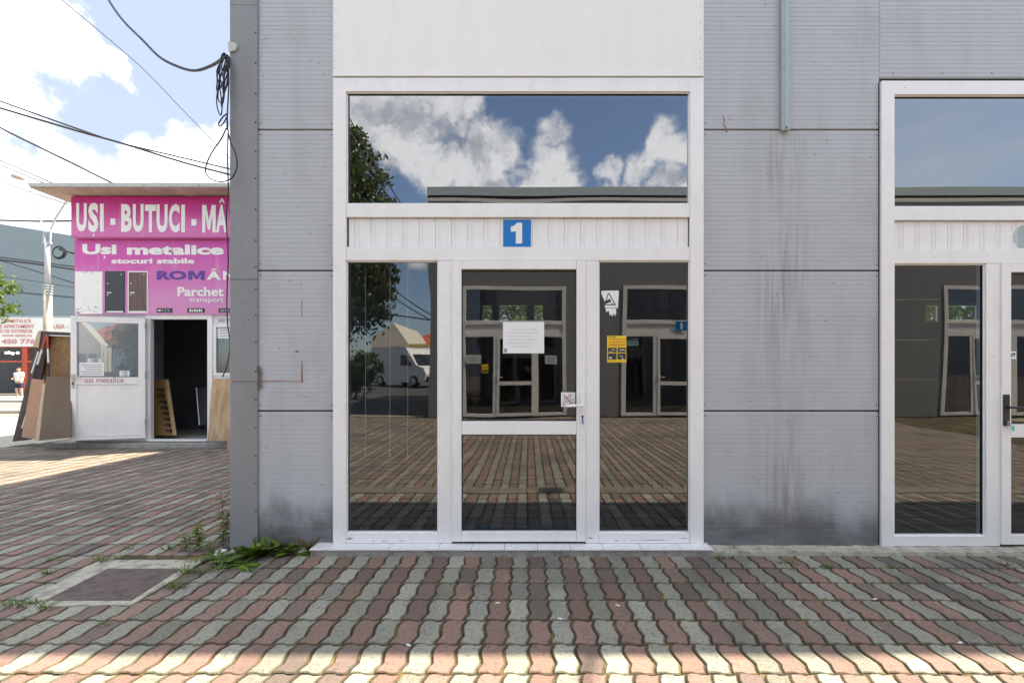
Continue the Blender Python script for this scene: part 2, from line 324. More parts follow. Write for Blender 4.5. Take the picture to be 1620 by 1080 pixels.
# ------------------------------------------------------------------ mesh builder
def wloc(o):
    v = Vector((0, 0, 0))
    while o is not None: v += o.location; o = o.parent
    return v
class MB:
    def __init__(s): s.v = []; s.f = []; s.m = []; s.mats = []
    def mi(s, m):
        if m is None: return 0
        if m not in s.mats: s.mats.append(m)
        return s.mats.index(m)
    def add(s, vs, fs, m=None):
        o = len(s.v); s.v += [tuple(v) for v in vs]; k = s.mi(m)
        for f in fs: s.f.append(tuple(i + o for i in f)); s.m.append(k)
        return s
    def box(s, x0, x1, y0, y1, z0, z1, m=None):
        if x0 > x1: x0, x1 = x1, x0
        if y0 > y1: y0, y1 = y1, y0
        if z0 > z1: z0, z1 = z1, z0
        vs = [(x0,y0,z0),(x1,y0,z0),(x1,y1,z0),(x0,y1,z0),(x0,y0,z1),(x1,y0,z1),(x1,y1,z1),(x0,y1,z1)]
        return s.add(vs, [(3,2,1,0),(4,5,6,7),(0,1,5,4),(1,2,6,5),(2,3,7,6),(3,0,4,7)], m)
    def prism(s, pts, d, m=None):
        """closed outline (3-D points) pushed along vector d"""
        d = Vector(d); n = len(pts); p = [Vector(q) for q in pts]
        nr = Vector((0, 0, 0))
        for i in range(n): nr += p[i].cross(p[(i + 1) % n])
        if nr.dot(d) > 0: p = p[::-1]
        vs = p + [q + d for q in p]
        return s.add(vs, [tuple(range(n)), tuple(range(2*n-1, n-1, -1))] + [(i, i+n, (i+1) % n + n, (i+1) % n)[::-1] for i in range(n)], m)
    def tube(s, pts, r, m=None, n=8, r2=None, cap=True):
        P = [Vector(p) for p in pts]; k = len(P); o = []
        up = Vector((0, 0, 1))
        prev = None
        for i, p in enumerate(P):
            d = (P[min(i+1, k-1)] - P[max(i-1, 0)]).normalized()
            if prev is None:
                a = d.cross(Vector((0.3, 0.9, 0.2)) if abs(d.y) < 0.9 else up).normalized()
            else:
                a = (prev - d * prev.dot(d)).normalized()
            prev = a; b = d.cross(a)
            rr = r if r2 is None else r + (r2 - r) * i / max(1, k - 1)
            for j in range(n):
                q = 2 * math.pi * j / n; o.append(p + a * math.cos(q) * rr + b * math.sin(q) * rr)
        fs = [(i*n+j, i*n+(j+1) % n, (i+1)*n+(j+1) % n, (i+1)*n+j) for i in range(k-1) for j in range(n)]
        if cap: fs += [tuple(range(n))[::-1], tuple(range((k-1)*n, k*n))]
        return s.add(o, fs, m)
    def lathe(s, prof, c, m=None, n=20, axis='z'):
        vs = []
        for r, h in prof:
            for j in range(n):
                q = 2*math.pi*j/n
                if axis == 'z': vs.append((c[0]+r*math.cos(q), c[1]+r*math.sin(q), c[2]+h))
                else: vs.append((c[0]+r*math.cos(q), c[1]+h, c[2]+r*math.sin(q)))
        k = len(prof)
        fs = [(i*n+j, i*n+(j+1) % n, (i+1)*n+(j+1) % n, (i+1)*n+j) for i in range(k-1) for j in range(n)]
        if axis != 'z': fs = [f[::-1] for f in fs]
        return s.add(vs, fs, m)
    def build(s, name, m=None, parent=None, bevel=0.0, smooth=False, seg=2, loc=None):
        me = bpy.data.meshes.new(name)
        off = wloc(parent) if parent is not None else (Vector(loc) if loc is not None else Vector((0, 0, 0)))
        me.from_pydata([(v[0]-off[0], v[1]-off[1], v[2]-off[2]) for v in s.v], [], s.f)
        if s.mats:
            for q in s.mats: me.materials.append(q)
            me.polygons.foreach_set('material_index', s.m)
        elif m is not None: me.materials.append(m)
        if smooth: me.polygons.foreach_set('use_smooth', [True] * len(me.polygons))
        me.update()
        o = bpy.data.objects.new(name, me); col.objects.link(o)
        if parent is not None: o.parent = parent
        elif loc is not None: o.location = loc
        if bevel:
            b = o.modifiers.new('bevel', 'BEVEL'); b.width = bevel; b.segments = seg; b.limit_method = 'ANGLE'; b.angle_limit = R(35)
        return o
def B(): return MB()
def tag(o, label=None, cat=None, group=None, kind=None):
    if label: o['label'] = label
    if cat: o['category'] = cat
    if group: o['group'] = group
    if kind: o['kind'] = kind
    return o
def empty(name, loc, label, cat, group=None):
    o = bpy.data.objects.new(name, None); col.objects.link(o); o.location = loc; o.empty_display_size = 0.2
    return tag(o, label, cat, group)
def copy_tree(o, parent=None):
    c = o.copy(); col.objects.link(c)
    if parent is not None: c.parent = parent
    for ch in list(o.children): copy_tree(ch, c)
    return c

# picture geometry measured once: X and Z of a photo pixel at a distance d from the camera
def X(px, d): return (px - VX) * d / F
def Z(py, d): return CAMZ + (VY - py) * d / F
def P(px, py, d): return (X(px, d), CAMY + d, Z(py, d))
DF = 3.495                                                   # plane of the frame fronts
def fx(px): return X(px, DF)
def fz(py): return Z(py, DF)

# ------------------------------------------------------------------ text
def text_raw(body, bold=0.0, spacing=1.0):
    cu = bpy.data.curves.new('lettering', 'FONT'); cu.body = body; cu.size = 1.0; cu.offset = bold; cu.space_character = spacing
    cu.resolution_u = 3
    o = bpy.data.objects.new('lettering', cu); col.objects.link(o)
    dg = bpy.context.evaluated_depsgraph_get(); dg.update()
    me = bpy.data.meshes.new_from_object(o.evaluated_get(dg), depsgraph=dg)
    vs = [tuple(v.co) for v in me.vertices]; fs = [tuple(p.vertices) for p in me.polygons]
    bpy.data.objects.remove(o); bpy.data.curves.remove(cu); bpy.data.meshes.remove(me)
    return vs, fs
def text(mb, body, x0, x1, z0, z1, y, m, bold=0.0, spacing=1.0, ref=None, origin=None, ux=None):
    """letters filling the rectangle; z0..z1 is the height of the string `ref` (cap height)"""
    vs, fs = text_raw(body, bold, spacing)
    if not vs: return
    a = np.array(vs); lo, hi = a.min(0), a.max(0)
    if ref:
        r = np.array(text_raw(ref, bold, spacing)[0]); rl, rh = r.min(0)[1], r.max(0)[1]
    else: rl, rh = lo[1], hi[1]
    sx = (x1 - x0) / (hi[0] - lo[0]); sz = (z1 - z0) / (rh - rl)
    out = []
    for v in vs:
        u = x0 + (v[0] - lo[0]) * sx; q = z0 + (v[1] - rl) * sz
        if origin is None: out.append((u, y, q))
        else: o = Vector(origin) + Vector(ux) * u; out.append((o.x, o.y, q))
    nf = []
    for f in fs:                                           # face the viewer (-y)
        a_, b_, c_ = (Vector(out[i]) for i in f[:3]); nrm = (b_ - a_).cross(c_ - a_)
        nf.append(f if nrm.y < 0 else f[::-1])
    mb.add(out, nf, m)

def letter_m(mb, x0, x1, z0, z1, y, m):
    w_, h_ = x1 - x0, z1 - z0; q = lambda a, b: (x0 + w_*a, y, z0 + h_*b)
    mb.prism([q(0, 0), q(0, 1), q(.30, 1), q(.50, .42), q(.70, 1), q(1, 1), q(1, 0), q(.76, 0), q(.76, .66), q(.585, .10), q(.415, .10), q(.24, .66), q(.24, 0)], (0, .001, 0), m)
# ------------------------------------------------------------------ ground
def gz(y): return 0.0 if y > -2.0 else min(1.06, 0.028 * (-2.0 - y))
def sheet(name, x0, x1, ys, dz, m, kind='structure', nx=1):
    mb = B(); vs = []
    for y in ys:
        for i in range(nx + 1): vs.append((x0 + (x1 - x0) * i / nx, y, gz(y) + dz))
    k = nx + 1
    fs = [(j*k+i, j*k+i+1, (j+1)*k+i+1, (j+1)*k+i) for j in range(len(ys)-1) for i in range(nx)]
    mb.add(vs, fs, m); return tag(mb.build(name), kind=kind)
YS = [-900, -60, -39.857, -30, -20, -12, -9, -6, -4, -2, 0, 4, 10, 30, 900]
sheet('ground', -900, 900, YS, -0.045, M['ground'])
sheet('paving_bed', -9.6, 12.0, [-8.98, -6, -4, -2, 0, 5.6], -0.0085, M['joint'])

PW, PL = 0.1125, 0.2255
def in_hole(x, y):
    if x > -2.27 and y > 0.02: return True                     # our building stands here
    if -1.60 < x < 1.38 and y > -0.10: return True             # doorstep
    if -2.93 < x < -2.24 and -0.84 < y < -0.20: return True    # access cover
    if x > -2.25 and y > -0.045: return True
    return False
def make_paving():
    V = []; Fc = []; T = []
    KX = (0, .13, .30, .42, .60, .80, .92, 1.0); KY = (-.0088, -.0050, .0092, .0045, -.0040, -.0068, .0015, .0075)
    zig = lambda q: float(np.interp(q, KX, KY))
    wav = lambda q: 0.0062 * math.sin(2*math.pi*q) + 0.0012 * math.sin(6*math.pi*q)
    def stone(i, j, nS, nE, bev):
        xl = 0.006 + i * PW; y0 = -0.332 + j * PL
        cx, cy = xl + PW/2, y0 + PL/2
        red = (i % 2 == 0)
        k = rnd.random(); s = 0.84 + 0.30 * rnd.random()
        if red:
            c = (0.245*s, 0.152*s, 0.121*s) if k > 0.15 else (0.165*s, 0.118*s, 0.100*s)
        else:
            c = (0.298*s, 0.289*s, 0.236*s) if k > 0.15 else (0.215*s, 0.205*s, 0.162*s)
        if -1.4 < cx < 1.7 and -1.1 < cy < 0.0 and rnd.random() < 0.45: c = tuple(q * 0.74 for q in c)   # trodden, oily stones at the door
        g = 0.0030 + 0.0019 * rnd.random()
        jz = rnd.uniform(-0.0024, 0.0022); tx = rnd.uniform(-0.022, 0.022); ty = rnd.uniform(-0.012, 0.012)
        dx, dy = rnd.uniform(-0.0012, 0.0012), rnd.uniform(-0.0015, 0.0015)
        if yc < -2.0: c = tuple(q*.62 + e2*.38 for q, e2 in zip(c, (.19, .155, .12)))   # dustier out in the court
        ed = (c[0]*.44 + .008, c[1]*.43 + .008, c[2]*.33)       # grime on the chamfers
        ring = []
        for a in range(nE):      q = a / nE; ring.append((q, 0.0))
        for a in range(nS):      q = a / nS; ring.append((1.0, q))
        for a in range(nE):      q = a / nE; ring.append((1 - q, 1.0))
        for a in range(nS):      q = a / nS; ring.append((0.0, 1 - q))
        def at(u, v, ins):
            x = xl + ins + u * (PW - 2*ins) + zig(v); y = y0 + ins + v * (PL - 2*ins) + wav(u) 
            return x + dx, y + dy
        o = len(V); n = len(ring)
        for ins, dz in (((g, -0.012), (g + 0.0008, -0.0048), (g + 0.0060, 0.0)) if bev else ((g, -0.012), (g + 0.002, 0.0))):
            for u, v in ring:
                x, y = at(u, v, ins + (rnd.uniform(-.0006, .0014) if nS > 12 and dz == 0.0 else 0)); V.append((x, y, gz(y) + dz + jz + tx*(u-.5)*PW + ty*(v-.5)*PL))
        L = 3 if bev else 2
        for l in range(L - 1):
            for a in range(n):
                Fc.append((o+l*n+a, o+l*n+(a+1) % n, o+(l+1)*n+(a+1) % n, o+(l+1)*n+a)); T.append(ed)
        Fc.append(tuple(o + (L-1)*n + a for a in range(n))); T.append(c)
    for i in range(-86, 78):
        for j in range(-38, 24):
            xc = 0.006 + (i + .5) * PW; yc = -0.332 + (j + .5) * PL
            if yc > 5.0 or in_hole(xc, yc): continue
            if yc > 2.6 and xc > -2.3: continue
            d = yc - CAMY
            if abs(yc + 1.84) < 0.12: continue                # drain strip
            if yc > -2.2 and d < 5.2 and abs(xc) < 1.35 * d + 0.6: stone(i, j, 16, 8, True)
            elif yc > -2.2 or (yc > -6): stone(i, j, 6, 3, True)
            else: stone(i, j, 5, 2, False)
    me = bpy.data.meshes.new('paving'); me.from_pydata(V, [], Fc); me.materials.append(M['paver'])
    at = me.attributes.new('tone', 'FLOAT_COLOR', 'FACE')
    at.data.foreach_set('color', np.array([c + (1.0,) for c in T], dtype=np.float32).ravel())
    o = bpy.data.objects.new('paving', me); col.objects.link(o); return tag(o, kind='structure')
make_paving()
mb = B()
for k in range(26):
    x0 = -9.6 + k * 0.8; mb.box(x0 + 0.003, x0 + 0.797, -1.96, -1.72, -0.02, 0.002)
tag(mb.build('drain_channel', mat('grimy_drain_concrete', (0.21, 0.19, 0.14), 0.9, dirt=0.8, dscale=7, dcol=(0.10, 0.09, 0.06)), bevel=0.006), kind='structure')
# the street seen to the left, beyond the booth
sheet('street', -120, -2.6, [13.9, 20.3], -0.030, M['asphalt_pale'])
mb = B(); mb.box(-120, -2.6, 13.2, 13.85, -0.04, 0.07); tag(mb.build('kerb', M['concrete'], bevel=0.02), kind='structure')
mb = B(); mb.box(-120, -2.6, 20.35, 27.5, -0.04, 0.06); tag(mb.build('pavement', M['concrete'], bevel=0.02), kind='structure')
sheet('forecourt', -120, -9.65, [-8.9, -6, -2, 6, 11.6], -0.035, M['cement'])
# the street behind, mirrored in the shop windows
sheet('road', -160, 60, [-36, -30, -24, -20], -0.030, M['asphalt'])
sheet('yard', -160, -2.75, [-19.9, -14, -9.35], -0.033, M['asphalt'])
mb = B(); mb.box(-60, -2.8, -9.32, -9.12, 0.10, 0.235); tag(mb.build('kerb', M['cement'], bevel=0.015), kind='structure')
# weathered cement strip along the foot of the wall
mb = B()
def cement_strip(x0, x1, y0, z):
    n = int((x1 - x0) / 0.05); top = []; 
    for k in range(n + 1):
        x = x0 + (x1 - x0) * k / n; top.append((x, y0 + rnd.uniform(-0.014, 0.012)))
    vs = []; 
    for x, y in top: vs += [(x, y - 0.006, -0.01), (x, y, z + rnd.uniform(-0.006, 0.006)), (x, -0.002, z + 0.012 + rnd.uniform(-0.004, 0.008))]
    mb.add(vs, [(3*k+a, 3*k+a+3, 3*k+a+4, 3*k+a+1) for k in range(n) for a in range(2)])
cement_strip(1.335, 7.0, -0.10, 0.022); cement_strip(-2.19, -1.58, -0.07, 0.010)
tag(mb.build('cement_footing', M['cement']), kind='structure')

# ------------------------------------------------------------------ shop buildings
JOINTS = [0.022, 1.036, 2.083, 3.135, 4.182, 5.229, 6.27]
def ribbed_panel(name, x0, x1, z0, z1, parent, m, screws=()):
    mb = B(); g = 0.005
    z0 += g; z1 -= g; prof = [(0.020, z0), (0.004, z0 + 0.001), (0.0, z0 + 0.006)]
    z = z0 + 0.030
    k = 0
    while z < z1 - 0.02:
        dp = 0.0016 if k % 1 == 0 else 0.001
        prof += [(0.0, z), (dp, z + 0.0012), (dp, z + 0.0032), (0.0, z + 0.0046)]
        z += 0.0335; k += 1
    prof += [(0.0, z1 - 0.006), (0.004, z1 - 0.001), (0.020, z1)]
    vs = []
    for y, zz_ in prof: vs += [(x0 + 0.0015, y, zz_), (x1 - 0.0015, y, zz_)]
    n = len(prof)
    mb.add(vs, [(2*i, 2*i+1, 2*i+3, 2*i+2) for i in range(n-1)] + [tuple(2*i for i in range(n)), tuple(2*i+1 for i in range(n))[::-1]], m)
    for sx, sz, r in screws: mb.lathe([(0.0001, -0.004), (r*0.8, -0.0035), (r, -0.001), (r, 0.003)], (sx, 0, sz), M['screw'], 8, 'y')
    return mb.build(name, None, parent)
def pane(name, x0, x1, z0, z1, y, m, parent, amp=0.0004, seed=0, nx=22, nz=26, tilt=(0, 0)):
    """slightly wavy sheet of glass"""
    q = random.Random(seed); ph = [(q.uniform(0, 6.3), q.uniform(0, 6.3), q.uniform(2.2, 6.5), q.uniform(-2.5, 2.5)) for _ in range(4)]
    vs = []
    for j in range(nz + 1):
        for i in range(nx + 1):
            u, v = i / nx, j / nz; x = x0 + (x1-x0)*u; z = z0 + (z1-z0)*v
            h = sum(math.sin(kx * x + kz * z + a) * 0.5 for a, b, kx, kz in ph) * amp
            h *= min(1, 4*u, 4*(1-u), 4*v, 4*(1-v)) ** 0.5 if amp else 1
            vs.append((x, y + h + tilt[0] * (x - (x0+x1)/2) + tilt[1] * (z - (z0+z1)/2), z))
    k = nx + 1
    mb = B(); mb.add(vs, [(j*k+i, j*k+i+1, (j+1)*k+i+1, (j+1)*k+i) for j in range(nz) for i in range(nx)], m)
    return mb.build(name, None, parent, smooth=True)
def shopfront(root, x0, seed, style='left', dz=0.0, m='white', step=True, black_handle=False):
    """one glazed bay: outer frame, fanlight, slatted header, two side lights and a door; x0 = left edge of the frame"""
    ox = x0 - fx(527); Xs = lambda px: fx(px) + ox; Zs = lambda py: fz(py) + dz
    mm = M[m]; yf, yb = -0.025, 0.060
    fr = B()
    zb = Zs(859)
    e = 0.0008
    fr.prism([(Xs(527), yf, zb), (Xs(547), yf, zb), (Xs(547), yf, Zs(144)), (Xs(527), yf, Zs(123.5))], (0, yb - yf, 0), mm)   # mitred outer frame
    fr.prism([(Xs(1092), yf, zb), (Xs(1113), yf, zb), (Xs(1113), yf, Zs(123.5)), (Xs(1092), yf, Zs(144))], (0, yb - yf, 0), mm)
    fr.prism([(Xs(527)+e, yf+0.0015, Zs(123.2)), (Xs(1113)-e, yf+0.0015, Zs(123.2)), (Xs(1092)-e, yf+0.0015, Zs(144.2)), (Xs(547)+e, yf+0.0015, Zs(144.2))], (0, yb - yf - 0.003, 0), mm)
    L, Rr = Xs(547.3), Xs(1091.7)
    fr.box(L, Rr, yf + 0.003, yb - 0.002, Zs(343), Zs(322), mm)
    fr.box(L, Rr, yf + 0.003, yb - 0.002, Zs(411.5), Zs(390.5), mm)
    fr.box(Xs(693), Xs(715), yf + 0.004, yb - 0.003, zb, Zs(412), mm)
    fr.box(Xs(927), Xs(947), yf + 0.004, yb - 0.003, zb, Zs(412), mm)
    fr.box(L, Xs(692.7), yf + 0.003, yb - 0.004, zb, Zs(843.5), mm)
    fr.box(Xs(947.3), Rr, yf + 0.003, yb - 0.004, zb, Zs(843.5), mm)
    # glazing beads
    for (a, b, c, d) in ((547, 1092, 322, 144), (547, 693, 843.5, 411.5), (947, 1092, 843.5, 411.5)):
        bd = 0.010
        for q in ((Xs(a), Xs(a)+bd, Zs(c), Zs(d)), (Xs(b)-bd, Xs(b), Zs(c), Zs(d)), (Xs(a)+bd, Xs(b)-bd, Zs(c), Zs(c)+bd), (Xs(a)+bd, Xs(b)-bd, Zs(d)-bd, Zs(d))):
            fr.box(q[0], q[1], -0.006, 0.018, q[2], q[3], mm)
            
    for sx, sy in ((563, 134), (845, 131), (1075, 135), (537, 300), (1103, 362), (536, 520), (1103, 640), (815, 332), (612, 401), (990, 401), (704, 560), (937, 705)):
        fr.lathe([(0.0001, -0.0035), (0.0022, -0.003), (0.0022, 0.004)], (Xs(sx), yf, Zs(sy)), M['screw'], 6, 'y')
    frame = fr.build('shopfront_frame', None, root, bevel=0.0025)
    gw = 0.0035 if style == 'left' else 0.008; gp = B()
    gp.box(Xs(527) - gw, Xs(527) - 0.0002, -0.003, 0.019, zb - 0.03, Zs(123.5), M['black']); gp.build('sealant_joint', None, frame); gp = B()
    gp.box(Xs(1113) + 0.0002, Xs(1113) + gw, -0.003, 0.019, zb - 0.03, Zs(123.5), M['black'])
    gp.build('sealant_joint', None, frame)
    g = B()                                                  # black gaskets round the panes
    for (a, b, c, d) in ((550, 1090, 321, 146.5), (550, 690.5, 842, 413.5), (949.5, 1089.5, 842, 413.5)):
        for q in ((Xs(a)-.006, Xs(a), Zs(c)-.006, Zs(d)+.006), (Xs(b), Xs(b)+.006, Zs(c)-.006, Zs(d)+.006), (Xs(a), Xs(b), Zs(c)-.006, Zs(c)), (Xs(a), Xs(b), Zs(d), Zs(d)+.006)):
            g.box(q[0], q[1], -0.004, 0.016, q[2], q[3])
    g.build('gasket', M['black'], frame)
    q = random.Random(seed)
    T = lambda s: (q.uniform(-s, s), q.uniform(-s, s))
    pane('glass_pane', Xs(549.5), Xs(1090.5), Zs(321.5), Zs(146), 0.006, M['glass_top'], frame, 0.00022, seed, tilt=(0, 0))
    pane('glass_pane', Xs(549.5), Xs(691), Zs(842.5), Zs(413), 0.006, M['glass'], frame, 0.00045, seed+1, tilt=T(0.001))
    pane('glass_pane', Xs(949), Xs(1090), Zs(842.5), Zs(413), 0.006, M['glass'], frame, 0.00045, seed+2, tilt=T(0.001))
    hp = B(); n = 21; xa, xb = Xs(549.5), Xs(1090.5); z0, z1 = Zs(389.5), Zs(344); off = 0.011
    hp.box(L, Rr, 0.010, 0.05, Zs(390.3), Zs(343.2), mm)
    xs = [xa] + [xa + 0.045 + k * 0.1205 for k in range(n + 1) if xa + 0.045 + k * 0.1205 < xb - 0.02] + [xb]
    for a, b in zip(xs[:-1], xs[1:]):
        hp.box(a + 0.0012, b - 0.0012, 0.002, 0.009, z0, z1, mm)
        if b - a > 0.08:
            for fq in (0.16, 0.26): hp.box(a + (b-a)*fq, a + (b-a)*fq + 0.004, -0.0002, 0.0015, z0 + 0.002, z1 - 0.002, mm)
    for a, b, c, d in ((L, xa, Zs(390.3), Zs(343.2)), (xb, Rr, Zs(390.3), Zs(343.2)), (xa, xb, z1, Zs(343.2)), (xa, xb, Zs(390.3), z0)):
        hp.box(a, b, 0.0035, 0.0095, c, d, M['black'])
    hp.build('header_panel', None, root, bevel=0.001, seg=1)
    # door leaf, a little proud of the frame
    d = B(); y0, y1 = -0.034, 0.040; dm = mm
    a0, a1, i0, i1 = 715.5, 926.5, 730, 912
    zt, zb2 = Zs(412.5), Zs(855.8)
    d.box(Xs(a0), Xs(i0), y0, y1, zb2, zt, dm); d.box(Xs(i1), Xs(a1), y0, y1, zb2, zt, dm)
    d.box(Xs(i0)+e, Xs(i1)-e, y0 + .001, y1 - .002, Zs(426), zt, dm)
    d.box(Xs(i0)+e, Xs(i1)-e, y0 + .001, y1 - .002, Zs(687), Zs(666), dm)
    d.box(Xs(i0)+e, Xs(i1)-e, y0 + .001, y1 - .002, zb2, Zs(840), dm)
    gp = B(); gp.box(Xs(715.3), Xs(926.7), -0.018, 0.05, zb + 0.0005, zb2 - 0.0004, M['black']); gp.build('door_gap', None, frame)
    door = d.build('door', None, root, bevel=0.003)
    g = B()
    for c_, d_ in ((665, 427), (839, 688)):
        for q2 in ((Xs(i0), Xs(i0)+.005, Zs(c_), Zs(d_)), (Xs(i1)-.005, Xs(i1), Zs(c_), Zs(d_)), (Xs(i0)+.005, Xs(i1)-.005, Zs(c_)-.001, Zs(c_)+.005), (Xs(i0)+.005, Xs(i1)-.005, Zs(d_)-.005, Zs(d_)+.001)):
            g.box(q2[0], q2[1], -0.008, 0.012, q2[2], q2[3])
    g.build('gasket', M['black'], door)
    pane('glass_pane', Xs(i0), Xs(i1), Zs(666), Zs(426), 0.004, M['glass'], door, 0.0003, seed+3, tilt=T(0.0008))
    pane('glass_pane', Xs(i0), Xs(i1), Zs(840), Zs(687), 0.004, M['glass'], door, 0.0011, seed+4, tilt=T(0.0006))
    h = B(); hm = M['black'] if black_handle else M['white']
    if not black_handle:
        hx = Xs(921); hz = Zs(640.5)
        h.box(hx - 0.015, hx + 0.013, y0 - 0.012, y0 - 0.001, Zs(667), Zs(620), hm)
        h.tube([(hx - 0.002, y0 - 0.010, hz), (hx - 0.002, y0 - 0.045, hz), (hx - 0.012, y0 - 0.056, hz), (hx - 0.13, y0 - 0.058, hz - 0.003)], 0.0105, hm, 10)
    else:
        hx = Xs(721); hz = Zs(639)
        h.box(hx - 0.021, hx + 0.021, y0 - 0.012, y0 - 0.001, Zs(668), Zs(619), hm)
        h.tube([(hx, y0 - 0.010, hz), (hx, y0 - 0.045, hz), (hx + 0.012, y0 - 0.056, hz), (hx + 0.135, y0 - 0.058, hz - 0.003)], 0.0085, hm, 10)
    h.build('handle', None, door, bevel=0.004)
    k = B(); zc = Zs(658) if not black_handle else Zs(662)
    k.lathe([(0.0001, -0.020), (0.0075, -0.019), (0.0085, -0.012), (0.0085, 0.0)], (hx, y0, zc), M['black' if not black_handle else 'silver'], 12, 'y')
    k.box(hx - 0.004, hx + 0.004, y0 - 0.017, y0 - 0.012, zc - 0.03, zc - 0.008, M['black' if not black_handle else 'silver'])
    k.build('lock_cylinder', None, door)
    if step:
        s = B(); x = Xs(500)
        cuts = [500, 527, 620, 697, 748, 799, 850, 901, 951, 1010, 1070, 1120]
        for a, b in zip(cuts[:-1], cuts[1:]): s.box(Xs(a) + 0.0012, Xs(b) - 0.0012, -0.135, yf if False else 0.04, 0.043, 0.056, M['tile_step'])
        s.box(Xs(501), Xs(1119), -0.128, 0.04, -0.02, 0.0425, M['step_front'])
        s.build('doorstep', None, root, bevel=0.002, seg=1)
    return frame, door, Xs, Zs
def front_wall(root, x0, x1, H, shops, pan, skip=None, fascia=(), top=3.515):
    """ribbed panels between and above the glazed bays"""
    w_ = fx(1113) - fx(527); edges = [x0]; JT = [min(j_, H - 0.03) for j_ in JOINTS]
    for s in shops: edges += [s, s + w_]
    edges.append(x1)
    back = B()
    for i in range(0, len(edges), 2):
        a, b = edges[i], edges[i+1]
        if b - a < 0.05: continue
        n = max(1, round((b - a) / 3.0)); 
        for r in range(6):
            for k in range(n):
                c, d = a + (b-a)*k/n, a + (b-a)*(k+1)/n
                m = pan(i // 2, r)
                sc = []
                if x0 < 0 and i < 4 and n == 1:
                    sc = [(rnd.uniform(c + .02, d - .02), rnd.uniform(JT[r] + .05, JT[r+1] - .05), rnd.uniform(.0022, .004)) for _ in range(8)]
                    sc += [(c + 0.02, JT[r+1] - 0.035, .0045), (d - 0.02, JT[r+1] - 0.04, .0045), (c + .02, JT[r] + .05, .004), (d - .02, JT[r] + .045, .0045)]
                ribbed_panel('wall_panel', c, d, JT[r], JT[r+1], root, m, sc)
        back.box(a, b, 0.022, 0.12, 0.0, H - 0.05)
    for s in shops:
        a, b = s, s + w_
        if s in fascia:
            f = B(); f.box(a - 0.004, b + 0.004, -0.018, 0.020, top + 0.006, H - 0.04, M['white_fascia'])
            f.box(a - 0.004, b + 0.004, -0.030, -0.019, top + 0.001, top + 0.012, M['white_fascia'])
            for zz_ in (3.58, 3.64, 3.70, 3.80, 3.92, 4.02): 
                for sx in (a + 0.018, b - 0.02): f.lathe([(0.0001, -0.0035), (0.003, -0.003), (0.003, 0.0)], (sx, -0.018, zz_ + rnd.uniform(-.02, .02)), M['screw'], 8, 'y')
            for k in range(7): f.lathe([(0.0001, -0.0035), (0.003, -0.003), (0.003, 0.0)], (a + (k+.6)*(b-a)/7.2, -0.018, top + 0.035), M['cream'], 8, 'y')
            f.build('fascia_panel', None, root, bevel=0.002, seg=1)
        else:
            zs = [top + 0.004, 4.182, 5.229, JT[6]]
            for z0, z1 in zip(zs[:-1], zs[1:]): ribbed_panel('wall_panel', a, b, z0, z1, root, M['panel'] if fascia else M['panel_grey'], [(a + .1 + .37*k, z0 + .035, .0045) for k in range(7)] if z0 < 3.6 else ())
        back.box(a, b, 0.070, 0.12, top - 0.02, H - 0.05)
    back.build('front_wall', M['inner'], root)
def shell(root, x0, x1, H, depth, rear_windows):
    s = B(); s.box(x0, x0 + 0.15, 0.13, depth, 0, H - 0.05); s.build('side_wall', M['panel'], root)
    s = B(); s.box(x1 - 0.15, x1, 0.13, depth, 0, H - 0.05); s.build('side_wall', M['panel'], root)
    rw = B(); zl, zh = 2.36, 2.74; ya, yb = depth - 0.15, depth - 0.003
    rw.box(x0 + 0.151, x1 - 0.151, ya, yb, 0.0, zl); rw.box(x0 + 0.151, x1 - 0.151, ya, yb, zh, H - 0.06)
    xs = [x0 + 0.151] + [q for p in rear_windows for q in p] + [x1 - 0.151]
    for i in range(0, len(xs), 2): rw.box(xs[i], xs[i+1], ya, yb, zl, zh)
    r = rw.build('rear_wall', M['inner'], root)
    for a, b in rear_windows: 
        f = B()
        for q in ((a, a+.03, zl, zh), (b-.03, b, zl, zh), (a+.03, b-.03, zl, zl+.03), (a+.03, b-.03, zh-.03, zh)): f.box(q[0], q[1], ya + .04, ya + .09, q[2], q[3])
        wnd = f.build('rear_window', M['cream'], root)
        pane('glass_pane', a + .03, b - .03, zl + .03, zh - .03, ya + .065, M['glass_clear'], wnd, 0, 1, 1, 1)
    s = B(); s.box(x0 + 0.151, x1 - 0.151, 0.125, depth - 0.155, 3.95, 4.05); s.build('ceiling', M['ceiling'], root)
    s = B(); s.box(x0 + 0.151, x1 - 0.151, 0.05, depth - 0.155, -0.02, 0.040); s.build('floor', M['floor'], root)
    s = B(); s.box(x0 - 0.02, x1 + 0.02, 0.0, depth + 0.05, H - 0.045, H + 0.02); s.build('roof', M['galv'], root)
    s = B(); s.box(x0 - 0.022, x1 + 0.022, -0.024, -0.001, H - 0.20, H + 0.03, M['galv']); s.box(x0 - 0.010, x1 + 0.010, -0.012, -0.001, H - 0.27, H - 0.2005, M['dark']); s.box(x0 - 0.018, x1 + 0.018, -0.020, -0.001, H - 0.36, H - 0.2705, M['flash']); s.build('roof_edge_trim', None, root, bevel=0.004)

